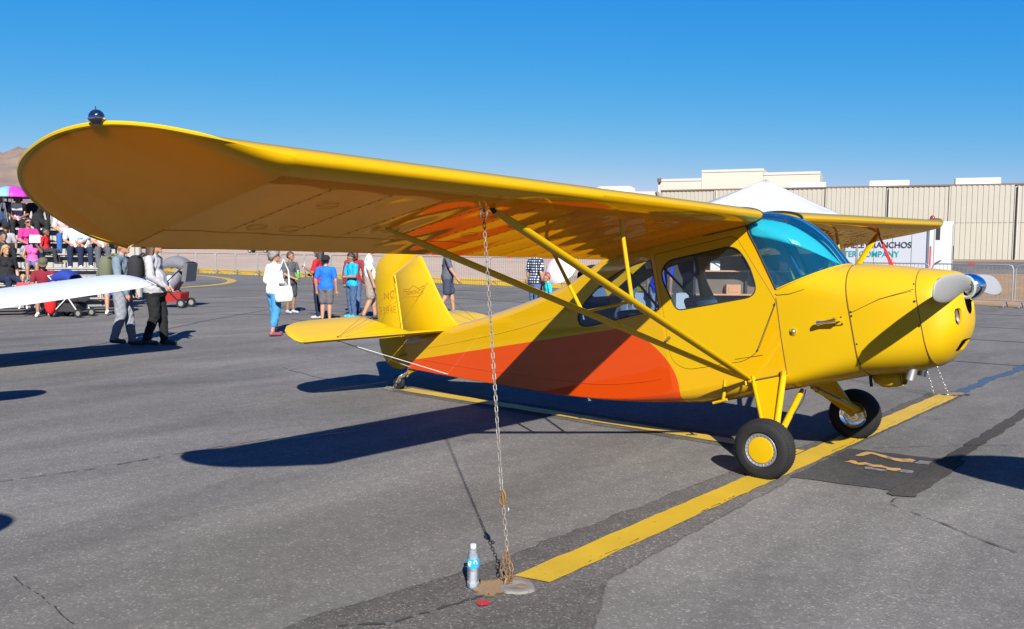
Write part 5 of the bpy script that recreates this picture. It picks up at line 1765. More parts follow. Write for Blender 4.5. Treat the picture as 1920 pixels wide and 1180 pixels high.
for k in (0, 3):
    a = Matrix.Rotation(k * PI / 2, 4, 'Z')
    b = MB(); b.box((0, hh - .06, 1.15), (2.9, .01, 2.1)); b.v = [a @ v for v in b.v]; b.build('shade_sheet', mat('tent_painted_shade', (0.10, 0.085, 0.075), rough=0.9), TN, False)  # added dark sheets: their brown stands in for the shade under the canopy
mat('wood_goods', (0.45, 0.20, 0.09), rough=0.6, var=0.3, vscale=6)
VR = empty('display_rack', (-5.55, 10.35, 0), R(40.7))
tag(VR, 'dark display rack hung with small goods seen through the door window', 'rack')
b = MB(); b.box((0, .2, 1.0), (2.2, .04, 1.9)); b.build('back_panel', 'trim_brown', VR, False)
for x in (-1.1, 0, 1.1):
    b = MB(); b.box((x, .12, 1.0), (.05, .05, 2.0)); b.build('upright', 'dark', VR, False)
for z in (.75, 1.25, 1.7):
    b = MB(); b.box((0, .05, z), (2.2, .25, .03)); b.build('shelf', 'wood_goods', VR, False)
for i, (x, z, w, h) in enumerate([(-.9, 1.78, .25, .16), (-.5, 1.8, .2, .2), (-.1, 1.79, .28, .18), (.35, 1.80, .2, .2), (.8, 1.8, .3, .2), (-.7, 1.36, .2, .2), (.2, 1.38, .26, .24), (.75, 1.35, .18, .18), (-.3, .86, .3, .2), (.55, .86, .22, .2)]):
    b = MB(); b.box((0, 0, h / 2), (w, .16, h)); b.box((0, -.085, h / 2), (w * .7, .012, h * .6)); o = b.build('goods_box', ['wood_goods', 'tag_white', 'beige_stucco', 'orange'][i % 4], None, False)
    M_ = VR.matrix_basis
    o.location = Matrix.Rotation(R(40.7), 3, 'Z') @ Vector((x, .04, 0)) + Vector((VR.location.x, VR.location.y, z - .005 if False else {1.78: 1.715, 1.8: 1.715, 1.79: 1.715, 1.36: 1.265, 1.38: 1.265, 1.35: 1.265, .86: .765}[round(z, 2)]))
    o.rotation_euler = (0, 0, R(40.7))
    tag(o, 'small boxed item on the vendor rack behind the cockpit', 'box', 'boxes on the vendor rack')
VT = empty('folding_table', (-7.35, 9.75, 0), R(40.7))
tag(VT, 'vendor table under a white cloth seen through the rear window', 'table')
b = MB(); b.box((0, 0, .735), (1.5, .7, .03)); b.build('table_top', 'white_paint', VT, False)
for sx in (-.65, .65):
    for sy in (-.28, .28):
        b = MB(); b.tube([(sx, sy, 0), (sx, sy, .72)], .015, 6); b.build('leg', 'alu', VT)
rows = []
for z, k in ((.757, 0), (.75, .02), (.45, .05), (.15, .07)):
    row = []
    for i in range(40):
        a = 2 * PI * i / 40
        cx, cy = math.cos(a), math.sin(a)
        q = 1 / max(abs(cx), abs(cy))
        w_ = 1 + k * math.sin(i * 2.4) * .6
        row.append(Vector((cx * q * .76 * w_, cy * q * .36 * w_, z)))
    rows.append(row)
o = grid('table_cloth', rows, 'tent_white', None, closed_u=True)
bm = bmesh.new(); bm.from_mesh(o.data); bm.faces.new([v for v in sorted(bm.verts, key=lambda v: v.index)[:40]]); bm.to_mesh(o.data); bm.free()
o.location = VT.location; o.rotation_euler = VT.rotation_euler
tag(o, 'white cloth draped to the ground over the vendor table', 'tablecloth')

# ------------------------------------------------------------------ bleachers, fence behind
BO = Vector((-18.53, 3.1, 0))
BA = Vector((-.41, -.912, 0)); BBk = Vector((-.912, .41, 0))
BL = empty('bleachers', BO, math.atan2(BA.y, BA.x))
tag(BL, 'aluminium bleachers with six plank rows at the left edge', 'bleachers')
# local x along the rows (to the left), local y: rotation puts +y at BBk rotated? use sign
sgy = 1 if Vector((-BA.y, BA.x, 0)).dot(BBk) > 0 else -1
BLN = 5.6
def brow(k): return .30 + .62 * k, .42 + .355 * k
pl = MB(); pl.box((0, 0, 0), (BLN, .25, .035)); plm = pl.build('seat_plank', 'alu', None, False); bevel(plm, .008); pm = plm.data; COL.objects.unlink(plm)
fl = MB(); fl.box((0, 0, 0), (BLN, .24, .03)); flm = fl.build('foot_plank', 'alu_dull', None, False); fm = flm.data; COL.objects.unlink(flm)
for k in range(6):
    yb, z = brow(k)
    for nm, me, yy, zz in (('seat_plank', pm, yb, z - .018), ('foot_plank', fm, yb - .36, z - .40), ('riser_plank', fm, yb + .10, z - .16)):
        if k == 0 and nm == 'foot_plank': continue
        o = bpy.data.objects.new(nm, me); COL.objects.link(o); o.parent = BL
        o.location = (BLN / 2 - .05, sgy * yy, zz)
        if nm == 'riser_plank': o.rotation_euler = (R(90), 0, 0); o.scale = (1, .6, .6)
for x in (.12, 1.9, 3.7, 5.3):
    b = MB()
    for k in range(6):
        yb, z = brow(k)
        b.tube([(x, sgy * yb, .02), (x, sgy * yb, z - .04)], .022, 6)
        b.tube([(x, sgy * (yb - .44), z - .42 if k else .05), (x, sgy * (yb + .16), z - .42 if k else .05)], .018, 6)
    b.tube([(x, sgy * .2, .05), (x, sgy * 3.55, .05)], .024, 6)
    b.tube([(x, sgy * .3, .25), (x, sgy * 3.4, 2.05)], .022, 6)
    b.build('support_frame', 'alu_dull', BL)
b = MB()
for z in (2.65, 3.05): b.tube([(0, sgy * 3.75, z), (BLN - .1, sgy * 3.75, z)], .02, 6)
for x in lin(.02, BLN - .12, 5): b.tube([(x, sgy * 3.75, .02), (x, sgy * 3.75, 3.05)], .02, 6)
b.build('back_rail', 'alu_dull', BL)
mat('white_cladding', (0.30, 0.285, 0.255), rough=0.6, var=0.05, vscale=2)
FN = empty('corrugated_fence', (-24.35, 6.35, 0), math.atan2(-2.33, -2.71))
tag(FN, 'tall white corrugated fence standing behind the bleachers', 'fence')
for i in range(5):
    x0 = i * 2.6
    V, n2 = [], 10
    prof_ = []
    for k in range(n2):
        w = 2.58 / n2
        prof_ += [(x0 + k * w, 0), (x0 + k * w + w * .42, 0), (x0 + k * w + w * .5, .06), (x0 + k * w + w * .92, .06)]
    k2 = len(prof_)
    V = [(x, y, .05) for x, y in prof_] + [(x, y, 2.95) for x, y in prof_]
    mesh_obj('fence_panel', V, [(q, q + 1, k2 + q + 1, k2 + q) for q in range(k2 - 1)], 'white_cladding', FN, False)
    b = MB(); b.box((x0 - .01, -.05, 1.5), (.08, .08, 3.0)); b.build('post', 'alu_dull', FN, False)

# parasol held open on the top row
PU = empty('parasol', tuple(BO + BA * 2.62 + BBk * 3.25 + Vector((0, 0, 2.25))))
tag(PU, 'open purple, blue and red umbrella on the top bleacher row', 'umbrella')
cols_ = [('um_purple', (0.35, 0.02, 0.42)), ('um_magenta', (0.50, 0.03, 0.38)), ('um_blue', (0.16, 0.34, 0.72)), ('um_sky', (0.22, 0.42, 0.75)), ('um_red', (0.6, 0.03, 0.06)), ('um_purple', None), ('um_blue', None), ('um_magenta', None)]
for nm, c in cols_:
    if c: mat(nm, c, rough=0.6)
for k in range(8):
    a0, a1 = 2 * PI * k / 8 + .35, 2 * PI * (k + 1) / 8 + .35
    G = []
    for i in range(7):
        t = i / 6
        r_u, z_u = .62 * math.sin(t * 1.35) / math.sin(1.35), 1.00 - .30 * (1 - math.cos(t * 1.35)) / (1 - math.cos(1.35))
        row = []
        for j in range(5):
            a = a0 + (a1 - a0) * j / 4
            sc_ = 1 - .05 * math.sin(PI * j / 4) * t
            row.append(Vector((r_u * sc_ * math.cos(a), r_u * sc_ * math.sin(a), z_u)))
        G.append(row)
    o = grid('canopy_panel', G, cols_[k][0], PU); solidify(o, .003)
b = MB(); b.tube([(0, 0, .05), (0, 0, 1.04)], .009, 6); b.build('shaft', 'steel', PU)

# ------------------------------------------------------------------ parked cars far behind the barriers
def car(loc, rz, col, label, L=4.6, H=1.65):
    root = empty('parked_car', loc, rz)
    tag(root, label, 'car')
    m = mat('car_%s' % label[:8], col, rough=0.25, coat=0.8, var=0.03)
    sect = [(-L / 2, .55, .85, .72), (-L / 2 + .1, .45, 1.0, .84), (-L * .33, .35, 1.05, .88), (0, .33, 1.05, .90), (L * .3, .35, 1.02, .88), (L / 2 - .15, .42, .92, .82), (L / 2, .55, .75, .70)]
    rows = [[Vector((x, w * math.copysign(abs(math.cos(a)) ** .35, math.cos(a)), (z0 + z1) / 2 + (z1 - z0) / 2 * math.copysign(abs(math.sin(a)) ** .5, math.sin(a)))) for a in [2 * PI * k / 20 for k in range(20)]] for x, z0, z1, w in sect]
    o = grid('body', rows, m, root, closed_u=True)
    bm = bmesh.new(); bm.from_mesh(o.data); bmesh.ops.holes_fill(bm, edges=bm.edges); bmesh.ops.recalc_face_normals(bm, faces=bm.faces); bm.to_mesh(o.data); bm.free()
    rows = [[Vector((x, w * math.cos(a), 1.0 + (z1 - 1.0) * max(0, math.sin(a)) ** .4)) for a in [PI * k / 10 for k in range(11)]] for x, z1, w in ((-L * .46, 1.05, .80), (-L * .40, H - .08, .74), (-L * .1, H, .74), (L * .12, H - .04, .72), (L * .30, 1.05, .78))]
    o = grid('cabin', rows, 'nav_dark', root)
    b = MB(); b.prism([(-L * .39, H - .1), (-L * .1, H - .01), (L * .1, H - .06), (L * .1, H), (-L * .1, H + .03), (-L * .39, H - .05)], -.66, .66, 'y'); b.build('roof', m, root, False)
    for sx in (-1, 1):
        for sy in (-1, 1):
            w = empty('wheel', (sx * L * .30, sy * .80, .34), 0, root)
            b = MB(); b.lathe([(.2, -.1), (.31, -.11), (.34, -.07), (.34, .07), (.31, .11), (.2, .1), (.2, -.1)], 20, (0, 0, 0), 'y'); b.build('tyre', 'black_rubber', w)
            b = MB(); b.lathe([(0, .1 * sy), (.18, .09 * sy), (.21, .1 * sy)], 16, (0, 0, 0), 'y'); b.build('rim', 'alu', w)
    for sy in (-1, 1):
        b = MB(); b.ell((L / 2 - .06, sy * .58, .72), (.06, .16, .08), 10, 6); b.build('headlight', 'tag_white', root)
        b = MB(); b.ell((-L / 2 + .04, sy * .66, .80), (.04, .12, .12), 10, 6); b.build('tail_light', 'nav_red', root)
    return root
car((-128, 78.2, 1.03), R(35), (0.012, 0.012, 0.014), 'black car parked beyond the barriers, left of the other one')
car((-119.5, 85.5, 1.15), R(30), (0.02, 0.022, 0.028), 'charcoal car parked beyond the barriers behind the woman in white', 4.8, 1.8)

# ------------------------------------------------------------------ people
SKIN = {'light': (0.36, 0.185, 0.115), 'tan': (0.25, 0.12, 0.066), 'brown': (0.15, 0.07, 0.038)}
for k_, c_ in SKIN.items(): mat('skin_' + k_, c_, rough=0.55, var=0.06, vscale=20)
def cloth(col, nm=None, var=0.12):
    nm = nm or 'cloth_%02x%02x%02x' % tuple(int(min(1, c) * 255) for c in col)
    return mat(nm, col, rough=0.88, var=var, vscale=9, bump=0.5, bscale=14, spec=0.2)
HAIRC = {'black': (0.012, 0.010, 0.009), 'brown': (0.06, 0.03, 0.015), 'grey': (0.15, 0.14, 0.13), 'blonde': (0.36, 0.22, 0.09), 'red': (0.22, 0.05, 0.02), 'auburn': (0.13, 0.03, 0.015)}
for k_, c_ in HAIRC.items(): mat('hair_' + k_, c_, rough=0.6, var=0.35, vscale=60, bump=0.8, bscale=70)

def cap_pts(a, b, ra, rb):
    d = (b - a); L = d.length
    d = d / L if L > 1e-6 else Vector((0, 0, 1))
    P, Rr = [], []
    for q in (85, 60, 30): P.append(a - d * ra * math.sin(R(q))); Rr.append(ra * math.cos(R(q)))
    P.append(a); Rr.append(ra); P.append(a.lerp(b, .5)); Rr.append((ra + rb) / 2); P.append(b); Rr.append(rb)
    for q in (30, 60, 85): P.append(b + d * rb * math.sin(R(q))); Rr.append(rb * math.cos(R(q)))
    return P, Rr

def person(label, loc, az, H, top, bottom, shoes, skin='light', hair='brown', hairstyle='short', sleeves='short', legs='long', arms=None, leg=None, sit=None, lean=0.0, belly=0.0, turn=0.0, hat=None, female=False, plaid=False, group=None, glasses=False, voxel=.0125, nod=0.0, child=False, hem=True):
    """arms / leg: lists of two (elbow, wrist) / (knee, ankle) in units of height, local x forward, y left, z up"""
    prim = []   # (kind, a, b, ra, rb, sx, label)
    hk = 1.22 if child else 1.0
    V3 = Vector
    dz = 0.0
    if sit is not None:
        dz = sit - .50          # seat height as fraction of H -> pelvis drop
    def up(x, y, z):            # upper-body point with lean about the pelvis
        zz = z - .52
        return V3((x + math.sin(lean) * zz, y, .52 + math.cos(lean) * zz + dz))
    sh_w = .100 if female else .112
    if child: sh_w = .102
    hp_w = .052
    T, B_, S, K = 'top', 'bottom', 'shoes', 'skin'
    # torso
    prim.append((up(0, 0, .515), up(0, 0, .575), .086 + .3 * belly, .080 + .3 * belly, .78, B_))
    if hem: prim.append((up(.002 + belly * .4, 0, .540), up(.003 + belly * .5, 0, .60), .106 + belly * .9, .090 + belly * .9, .80, T))
    prim.append((up(.004 + belly * .5, 0, .585), up(.0, 0, .66), .082 + belly, .078 + belly * .5, .74, T))
    prim.append((up(.0, 0, .65), up(.0, 0, .745), .078, .086 if female else .094, .70, T))
    prim.append((up(0, -sh_w * .86, .795), up(0, sh_w * .86, .795), .040, .040, 1, T))
    prim.append((up(0, 0, .74), up(0, 0, .80), .085, .062, .66, T))
    if female: 
        for s in (-1, 1): prim.append((up(.045, .04 * s, .725), up(.05, .042 * s, .72), .036, .034, 1, T))
    prim.append((up(-.002, 0, .80), up(.006, 0, .865), .034, .031, 1, K))
    # head
    hc = up(.012, 0, .925 + (.012 if child else 0))
    # arms
    A = arms or [((-.012, .150, .635), (.035, .150, .475)), ((-.012, -.150, .635), (.035, -.150, .475))]
    hands = []
    for (el, wr), s in zip(A, (1, -1)):
        sh = up(0, s * sh_w, .795)
        e_, w_ = up(*el), up(*wr)
        k = .03 if sleeves != 'none' else 0
        if sleeves == 'long':
            prim.append((sh, e_, .040, .034, 1, T)); prim.append((e_, w_, .034, .027, 1, T))
        elif sleeves == 'short':
            m_ = sh.lerp(e_, .72)
            prim.append((sh, m_, .041, .039, 1, T)); prim.append((sh.lerp(e_, .6), e_, .031, .027, 1, K)); prim.append((e_, w_, .027, .019, 1, K))
        else:
            prim.append((sh, e_, .033, .027, 1, K)); prim.append((e_, w_, .026, .019, 1, K))
        d = (w_ - e_).normalized()
        prim.append((w_, w_ + d * .045, .018, .022, 1, K))
        hands.append((w_ + d * .05, d, s))
    # legs
    if leg is None:
        leg = [((.012, .052, .285), (-.008, .056, .048)), ((.006, -.052, .285), (-.012, -.056, .048))] if sit is None else None
    if leg is None:
        kx = .245
        leg = [((kx, .075, sit + .01), (kx + .01, .075, max(.048, sit - .235))), ((kx, -.065, sit + .01), (kx + .03, -.065, max(.048, sit - .235)))]
    for (kn, an), s in zip(leg, (1, -1)):
        hp = V3((0, s * hp_w, .515 + dz))
        k_, a_ = V3(kn), V3(an)
        if legs == 'long':
            prim.append((hp, k_, .066, .049, 1, B_)); prim.append((k_, a_ + V3((0, 0, .012)), .047, .036, 1, B_))
        elif legs == 'capri':
            m_ = k_.lerp(a_, .62)
            prim.append((hp, k_, .066, .052, 1, B_)); prim.append((k_, m_, .051, .043, 1, B_)); prim.append((k_.lerp(a_, .55), a_, .032, .022, 1, K))
        else:
            m_ = hp.lerp(k_, .86)
            prim.append((hp, m_, .068, .062, 1, B_)); prim.append((hp.lerp(k_, .75), k_, .045, .038, 1, K)); prim.append((k_, k_.lerp(a_, .35), .037, .036, 1, K)); prim.append((k_.lerp(a_, .35), a_, .036, .022, 1, K))
        prim.append((a_ + V3((-.018, 0, -.018)), a_ + V3((.095, s * .012, -.026)), .026, .022, 1, S))
        prim.append((a_, a_ + V3((0, 0, -.012)), .025, .026, 1, S))
    mb = MB()
    for a, b_, ra, rb, sx, lb in prim:
        P, Rr = cap_pts(V3(a), V3(b_), ra, rb)
        if sx != 1:
            mb.tube(P, Rr, 18, flat=(V3((1, 0, 0)), sx))
        else: mb.tube(P, Rr, 12)
    # head pieces, turned about the neck
    RT = Matrix.Rotation(turn, 3, 'Z') @ Matrix.Rotation(nod, 3, 'Y')
    def hd(x, y, z): return hc + RT @ V3((x * hk, y * hk, z * hk))
    heads = [(hd(0, 0, .006), (.060, .049, .062)), (hd(.014, 0, -.030), (.044, .037, .040)), (hd(-.012, 0, .012), (.056, .050, .052)), (hd(.062, 0, -.012), (.012, .009, .014)), (hd(.050, 0, -.052), (.018, .018, .014)), (hd(-.002, .049, -.008), (.013, .008, .018)), (hd(-.002, -.049, -.008), (.013, .008, .018))]
    for c, r in heads: mb.ell(c, tuple(q * hk for q in r), 14, 10)
    vs = [v * H for v in mb.v]
    me = bpy.data.meshes.new('person')
    me.from_pydata([tuple(v) for v in vs], [], mb.f); me.update()
    o = bpy.data.objects.new('person', me); COL.objects.link(o)
    md = o.modifiers.new('r', 'REMESH'); md.mode = 'VOXEL'; md.voxel_size = voxel * H / 1.7 * 1.05; md.use_smooth_shade = True
    sm = o.modifiers.new('s', 'SMOOTH'); sm.iterations = 4; sm.factor = .5
    apply_mods(o)
    me = o.data
    n = len(me.polygons)
    C_ = np.empty(n * 3); me.polygons.foreach_get('center', C_); C_ = C_.reshape(-1, 3) / H
    names = [T, B_, S, K]
    best = np.full(n, 1e9); lab = np.zeros(n, dtype=np.int32)
    for a, b_, ra, rb, sx, lb in prim:
        a_, b2 = np.array(a), np.array(b_)
        d = b2 - a_; L2 = max(d @ d, 1e-9)
        t = np.clip(((C_ - a_) @ d) / L2, 0, 1)
        q = C_ - (a_ + t[:, None] * d)
        q[:, 0] /= sx
        dist = np.linalg.norm(q, axis=1) - (ra + (rb - ra) * t)
        mk = dist < best
        best[mk] = dist[mk]; lab[mk] = names.index(lb)
    for c, r in heads:
        q = (C_ - np.array(c)) / (np.array(r) * hk)
        dist = (np.linalg.norm(q, axis=1) - 1) * min(r)
        mk = dist < best - .0
        best[mk] = dist[mk]; lab[mk] = 3
    if hem and sit is None and lean == 0:
        zz, yy = C_[:, 2], np.abs(C_[:, 1])
        core = yy < .118
        lab[core & (lab == 0) & (zz < .497)] = 1
        lab[core & (lab == 1) & (zz >= .497)] = 0
    me.materials.clear()
    tm = PLAID if plaid else cloth(top)
    for m_ in (tm, cloth(bottom), mat('shoe_%02x%02x%02x' % tuple(int(c * 255) for c in shoes), shoes, rough=.6), MATS['skin_' + skin]): me.materials.append(m_)
    me.polygons.foreach_set('material_index', lab)
    me.polygons.foreach_set('use_smooth', [True] * n)
    # cloth folds
    nv_ = len(me.vertices)
    co = np.empty(nv_ * 3); me.vertices.foreach_get('co', co); co = co.reshape(-1, 3)
    no_ = np.empty(nv_ * 3); me.vertices.foreach_get('normal', no_); no_ = no_.reshape(-1, 3)
    w_c = np.zeros(nv_)
    for p in me.polygons:
        if p.material_index < 2:
            for vi in p.vertices: w_c[vi] = 1
    h_ = (sum(map(ord, label)) % 97) * .37
    x_, y_, z_ = co[:, 0], co[:, 1], co[:, 2]
    f_ = np.sin(z_ * 34 + 5 * np.sin(y_ * 17 + h_) + 4 * np.sin(x_ * 21 + 2 * h_)) * .55 + np.sin(z_ * 71 + 9 * np.sin(y_ * 11 - x_ * 15 + h_)) * .3 + np.sin((x_ + y_) * 58 + z_ * 19 + h_) * .25
    co += no_ * (f_ * w_c * .0062 * H / 1.7)[:, None]
    me.vertices.foreach_set('co', co.ravel()); me.update()
    # fingers, eyes, mouth: joined to the body mesh
    ex = MB()
    for hp, d, s in hands:
        side = d.cross(V3((1, 0, 0)))
        if side.length < .2: side = d.cross(V3((0, 1, 0)))
        side.normalize(); nrm = side.cross(d).normalized()
        for i, ln in enumerate((.036, .042, .039, .030)):
            b0 = hp + side * (.0135 - .009 * i) - d * .006
            p1 = b0 + d * ln * .55; p2 = p1 + (d * .75 + nrm * .5 * s).normalized() * ln * .5
            ex.tube([b0, p1, p2], [.0052, .0048, .0036], 6)
        b0 = hp + side * .018 - d * .03
        ex.tube([b0, b0 + (d * .7 + side * .7).normalized() * .022, b0 + (d * .95 + side * .35).normalized() * .042], [.0062, .0055, .0042], 6)
    nsk = len(ex.f)
    for s in (-1, 1): ex.ell(hd(.0545, .020 * s, .004), (.006 * hk, .0085 * hk, .0045 * hk), 8, 6)
    for s in (-1, 1): ex.tube([hd(.058, .011 * s, .018), hd(.055, .030 * s, .018)], .0028, 5)
    neye = len(ex.f)
    ex.tube([hd(.0575, -.014, -.036), hd(.0615, 0, -.035), hd(.0575, .014, -.036)], .0036, 5)
    bm = bmesh.new(); bm.from_mesh(me)
    vv = [bm.verts.new(v * H) for v in ex.v]
    me.materials.append(MATS['dark']); me.materials.append(mat('lips', (0.33, 0.10, 0.08), rough=.5))
    for i, f in enumerate(ex.f):
        try: fc_ = bm.faces.new([vv[q] for q in f])
        except ValueError: continue
        fc_.material_index = 3 if i < nsk else (4 if i < neye else 5); fc_.smooth = True
    bm.to_mesh(me); bm.free()
    # hair
    hm = 'hair_' + hair
    def hair_shell(zcut, back, drop=0.0, puff=1.0, strands=0):
        G = []
        nu, nv = 26, 12
        rr = random.Random(hash(label) % 1000)
        for j in range(nv + 1):
            row = []
            for i in range(nu):
                a = 2 * PI * i / nu
                fr = math.cos(a)           # 1 front, -1 back
                lim = zcut + (back - zcut) * (1 - fr) / 2   # lowest elevation angle
                e_ = PI / 2 - (PI / 2 - lim) * j / nv
                w = 1 + rr.uniform(-.035, .035) * (3.2 if puff > 1.12 else 1) + .03 * math.sin(5 * a + j)
                p = V3((.066 * puff * w * math.cos(e_) * math.cos(a) - .006, .056 * puff * w * math.cos(e_) * math.sin(a), .010 + .070 * puff * w * math.sin(e_)))
                if drop and fr < .35 and j > nv - 5:
                    k = (j - (nv - 5)) / 5
                    p.z -= drop * k; p.x -= .012 * k; p.y *= 1 + .1 * k
                row.append(hd(*p) * H)
            G.append(row)
        h_ = grid('hair', G, hm, o, closed_u=True)
        bm = bmesh.new(); bm.from_mesh(h_.data); bmesh.ops.remove_doubles(bm, verts=bm.verts, dist=.001); bm.to_mesh(h_.data); bm.free()
        solidify(h_, .010 * H, 1)
    if hairstyle == 'short': hair_shell(R(32), R(-38))
    elif hairstyle == 'curly': hair_shell(R(22), R(-60), 0, 1.16)
    elif hairstyle == 'bob': hair_shell(R(28), R(-45), .055, 1.1)
    elif hairstyle == 'long': hair_shell(R(30), R(-45), .17, 1.06)
    elif hairstyle == 'bun':
        hair_shell(R(34), R(-35)); b = MB(); b.ell(hd(-.07, 0, .04) * H, (.03 * H, .03 * H, .03 * H), 12, 8); b.build('hair_bun', hm, o)
    elif hairstyle == 'pony':
        hair_shell(R(34), R(-35)); b = MB(); b.tube([hd(-.06, 0, .03) * H, hd(-.095, 0, .0) * H, hd(-.095, 0, -.07) * H, hd(-.08, 0, -.12) * H], [.018 * H, .024 * H, .02 * H, .006 * H], 8); b.build('ponytail', hm, o)
    if hat:
        hcm = cloth(hat[1])
        prof_ = [(.064, .012), (.066, .03), (.062, .052), (.045, .070), (.02, .079), (.0, .081)]
        b = MB()
        n2 = 20
        vs2, fs2 = [], []
        for r_, z_ in prof_:
            for i in range(n2):
                a = 2 * PI * i / n2; vs2.append(hd(r_ * math.cos(a) * 1.06 - .004, r_ * math.sin(a) * .93, z_ + .008) * H)
        for i in range(len(prof_) - 1):
            for j in range(n2): fs2.append((i * n2 + j, i * n2 + (j + 1) % n2, (i + 1) * n2 + (j + 1) % n2, (i + 1) * n2 + j))
        b.add(vs2, fs2)
        ht = b.build('cap', hcm, o)
        br = []
        back = -1 if hat[0] == 'backwards' else 1
        for i in range(9):
            a = -1.0 + 2.0 * i / 8
            br.append([hd(back * .062 * math.cos(a), .060 * math.sin(a), .021) * H, hd(back * (.062 * math.cos(a) + .032 * math.cos(a * .8)), .058 * math.sin(a) * 1.02, .017) * H, hd(back * (.062 * math.cos(a) + .055 * math.cos(a * .8)), .052 * math.sin(a) * 1.05, .009) * H])
        o2 = grid('cap_brim', br, hcm, o); solidify(o2, .006)
    if glasses:
        b = MB()
        for s in (-1, 1): b.ell(hd(.062, .021 * s, .004) * H, (.006 * H, .018 * H, .012 * H), 10, 6)
        b.tube([hd(.056, -.045, .006) * H, hd(.066, 0, .008) * H, hd(.056, .045, .006) * H], .003 * H, 5)
        b.tube([hd(.056, -.046, .006) * H, hd(0, -.056, .004) * H], .003 * H, 5); b.tube([hd(.056, .046, .006) * H, hd(0, .056, .004) * H], .003 * H, 5)
        b.build('glasses', 'nav_dark', o)
    o.location = loc; o.rotation_euler = (0, 0, R(az))
    tag(o, label, 'person', group)
    return o

def plaid_mat():
    m = bpy.data.materials.new('plaid'); m.use_nodes = True
    nt = m.node_tree; b = nt.nodes['Principled BSDF']; b.inputs['Roughness'].default_value = .9
    tc = nn(nt, 'ShaderNodeTexCoord'); 
    outs = []
    for ax, sc in (('Z', 5.2), ('Y', 6.0), ('X', 6.0)):
        w = nn(nt, 'ShaderNodeTexWave', wave_type='BANDS', bands_direction=ax); w.inputs['Scale'].default_value = sc; w.inputs['Distortion'].default_value = .4
        nt.links.new(tc.outputs['Object'], w.inputs['Vector']); outs.append(w.outputs[1] if len(w.outputs) > 1 else w.outputs[0])
    mu = nn(nt, 'ShaderNodeMath', operation='MAXIMUM'); nt.links.new(outs[1], mu.inputs[0]); nt.links.new(outs[2], mu.inputs[1])
    ad = nn(nt, 'ShaderNodeMath', operation='ADD'); nt.links.new(outs[0], ad.inputs[0]); nt.links.new(outs[1], ad.inputs[1])
    r = nn(nt, 'ShaderNodeValToRGB')
    e = r.color_ramp.elements; e[0].position = .55; e[0].color = (.008, .010, .02, 1); e[1].position = 1.5 / 2; e[1].color = (.06, .10, .22, 1)
    q = e.new(.9); q.color = (.6, .62, .66, 1)
    hf = nn(nt, 'ShaderNodeMath', operation='MULTIPLY'); hf.inputs[1].default_value = .5
    nt.links.new(ad.outputs[0], hf.inputs[0]); nt.links.new(hf.outputs[0], r.inputs[0]); nt.links.new(r.outputs[0], b.inputs['Base Color'])
    return m
PLAID = plaid_mat()
W = (.68, .68, .69)
DK = (.015, .015, .017)
NAVY = (.012, .018, .045)
JEAN = (.06, .11, .22)
GREY = (.16, .17, .19)

# --- standing and walking people on the apron
person('woman in a white blouse and blue cropped trousers carrying a white tote', (-11.41, 2.62, 0), 85, 1.63, W, (.05, .21, .42), (.20, .05, .06), 'light', 'grey', 'curly', 'long', 'capri', female=True, belly=.012, turn=-.5,
       arms=[((-.02, .155, .64), (.08, .12, .56)), ((.0, -.16, .64), (.10, -.10, .58))], leg=[((.03, .052, .285), (.03, .056, .048)), ((-.005, -.052, .285), (-.06, -.056, .05))])
person('boy in a grey T-shirt and dark shorts holding a green bottle', (-16.08, 6.25, 0), 5, 1.58, (.075, .08, .09), (.045, .047, .055), (.30, .34, .36), 'tan', 'brown', 'short', 'short', 'short', turn=.3,
       arms=[((.03, .14, .635), (.15, .05, .60)), ((.03, -.14, .635), (.14, -.03, .57))])
person('woman in a red shirt with long dark hair holding a paper cup', (-14.16, 5.73, 0), 205, 1.70, (.36, .012, .018), NAVY, (.35, .33, .33), 'tan', 'black', 'long', 'short', 'long', female=True, belly=.01,
       arms=[((.03, .145, .65), (.15, .10, .70)), ((.04, -.14, .64), (.13, -.05, .62))])
person('boy in a royal blue T-shirt and backwards black cap, seen from behind', (-13.32, 5.27, 0), 128, 1.50, (.012, .12, .62), (.10, .095, .105), (.05, .05, .05), 'light', 'brown', 'short', 'short', 'short', hat=('backwards', DK), belly=.012)
person('boy in a turquoise T-shirt and blue jeans looking down', (-13.9, 6.48, 0), 262, 1.57, (.01, .30, .56), (.05, .09, .17), (.02, .30, .52), 'tan', 'black', 'short', 'short', 'long', nod=.35, turn=-.3,
       arms=[((.03, .14, .635), (.13, .04, .63)), ((.03, -.14, .635), (.13, -.03, .63))])
person('person in a maroon hooded top standing behind the turquoise boy', (-14.98, 7.43, 0), 140, 1.66, (.20, .025, .035), JEAN, DK, 'light', 'auburn', 'bob', 'long', 'long')
person('man in a pale mint polo shirt and khaki shorts beside the rudder', (-13.12, 6.36, 0), 52, 1.80, (.55, .66, .62), (.24, .20, .17), DK, 'light', 'grey', 'short', 'short', 'short', belly=.026, turn=-.2, hem=False,
       arms=[((-.02, .155, .635), (.03, .155, .48)), ((.0, -.16, .635), (.05, -.155, .475))], leg=[((.05, .052, .285), (.08, .056, .05)), ((.02, -.052, .285), (-.08, -.056, .06))])
person('man in a charcoal T-shirt and navy shorts walking behind the fin', (-13.35, 9.16, 0), 48, 1.80, (.075, .08, .10), (.035, .045, .075), (.1, .1, .1), 'light', 'grey', 'short', 'short', 'short', belly=.012,
       arms=[((-.04, .15, .64), (.06, .15, .50)), ((.05, -.15, .64), (.14, -.14, .51))], leg=[((.07, .052, .29), (.10, .056, .05)), ((.0, -.052, .285), (-.12, -.056, .07))])
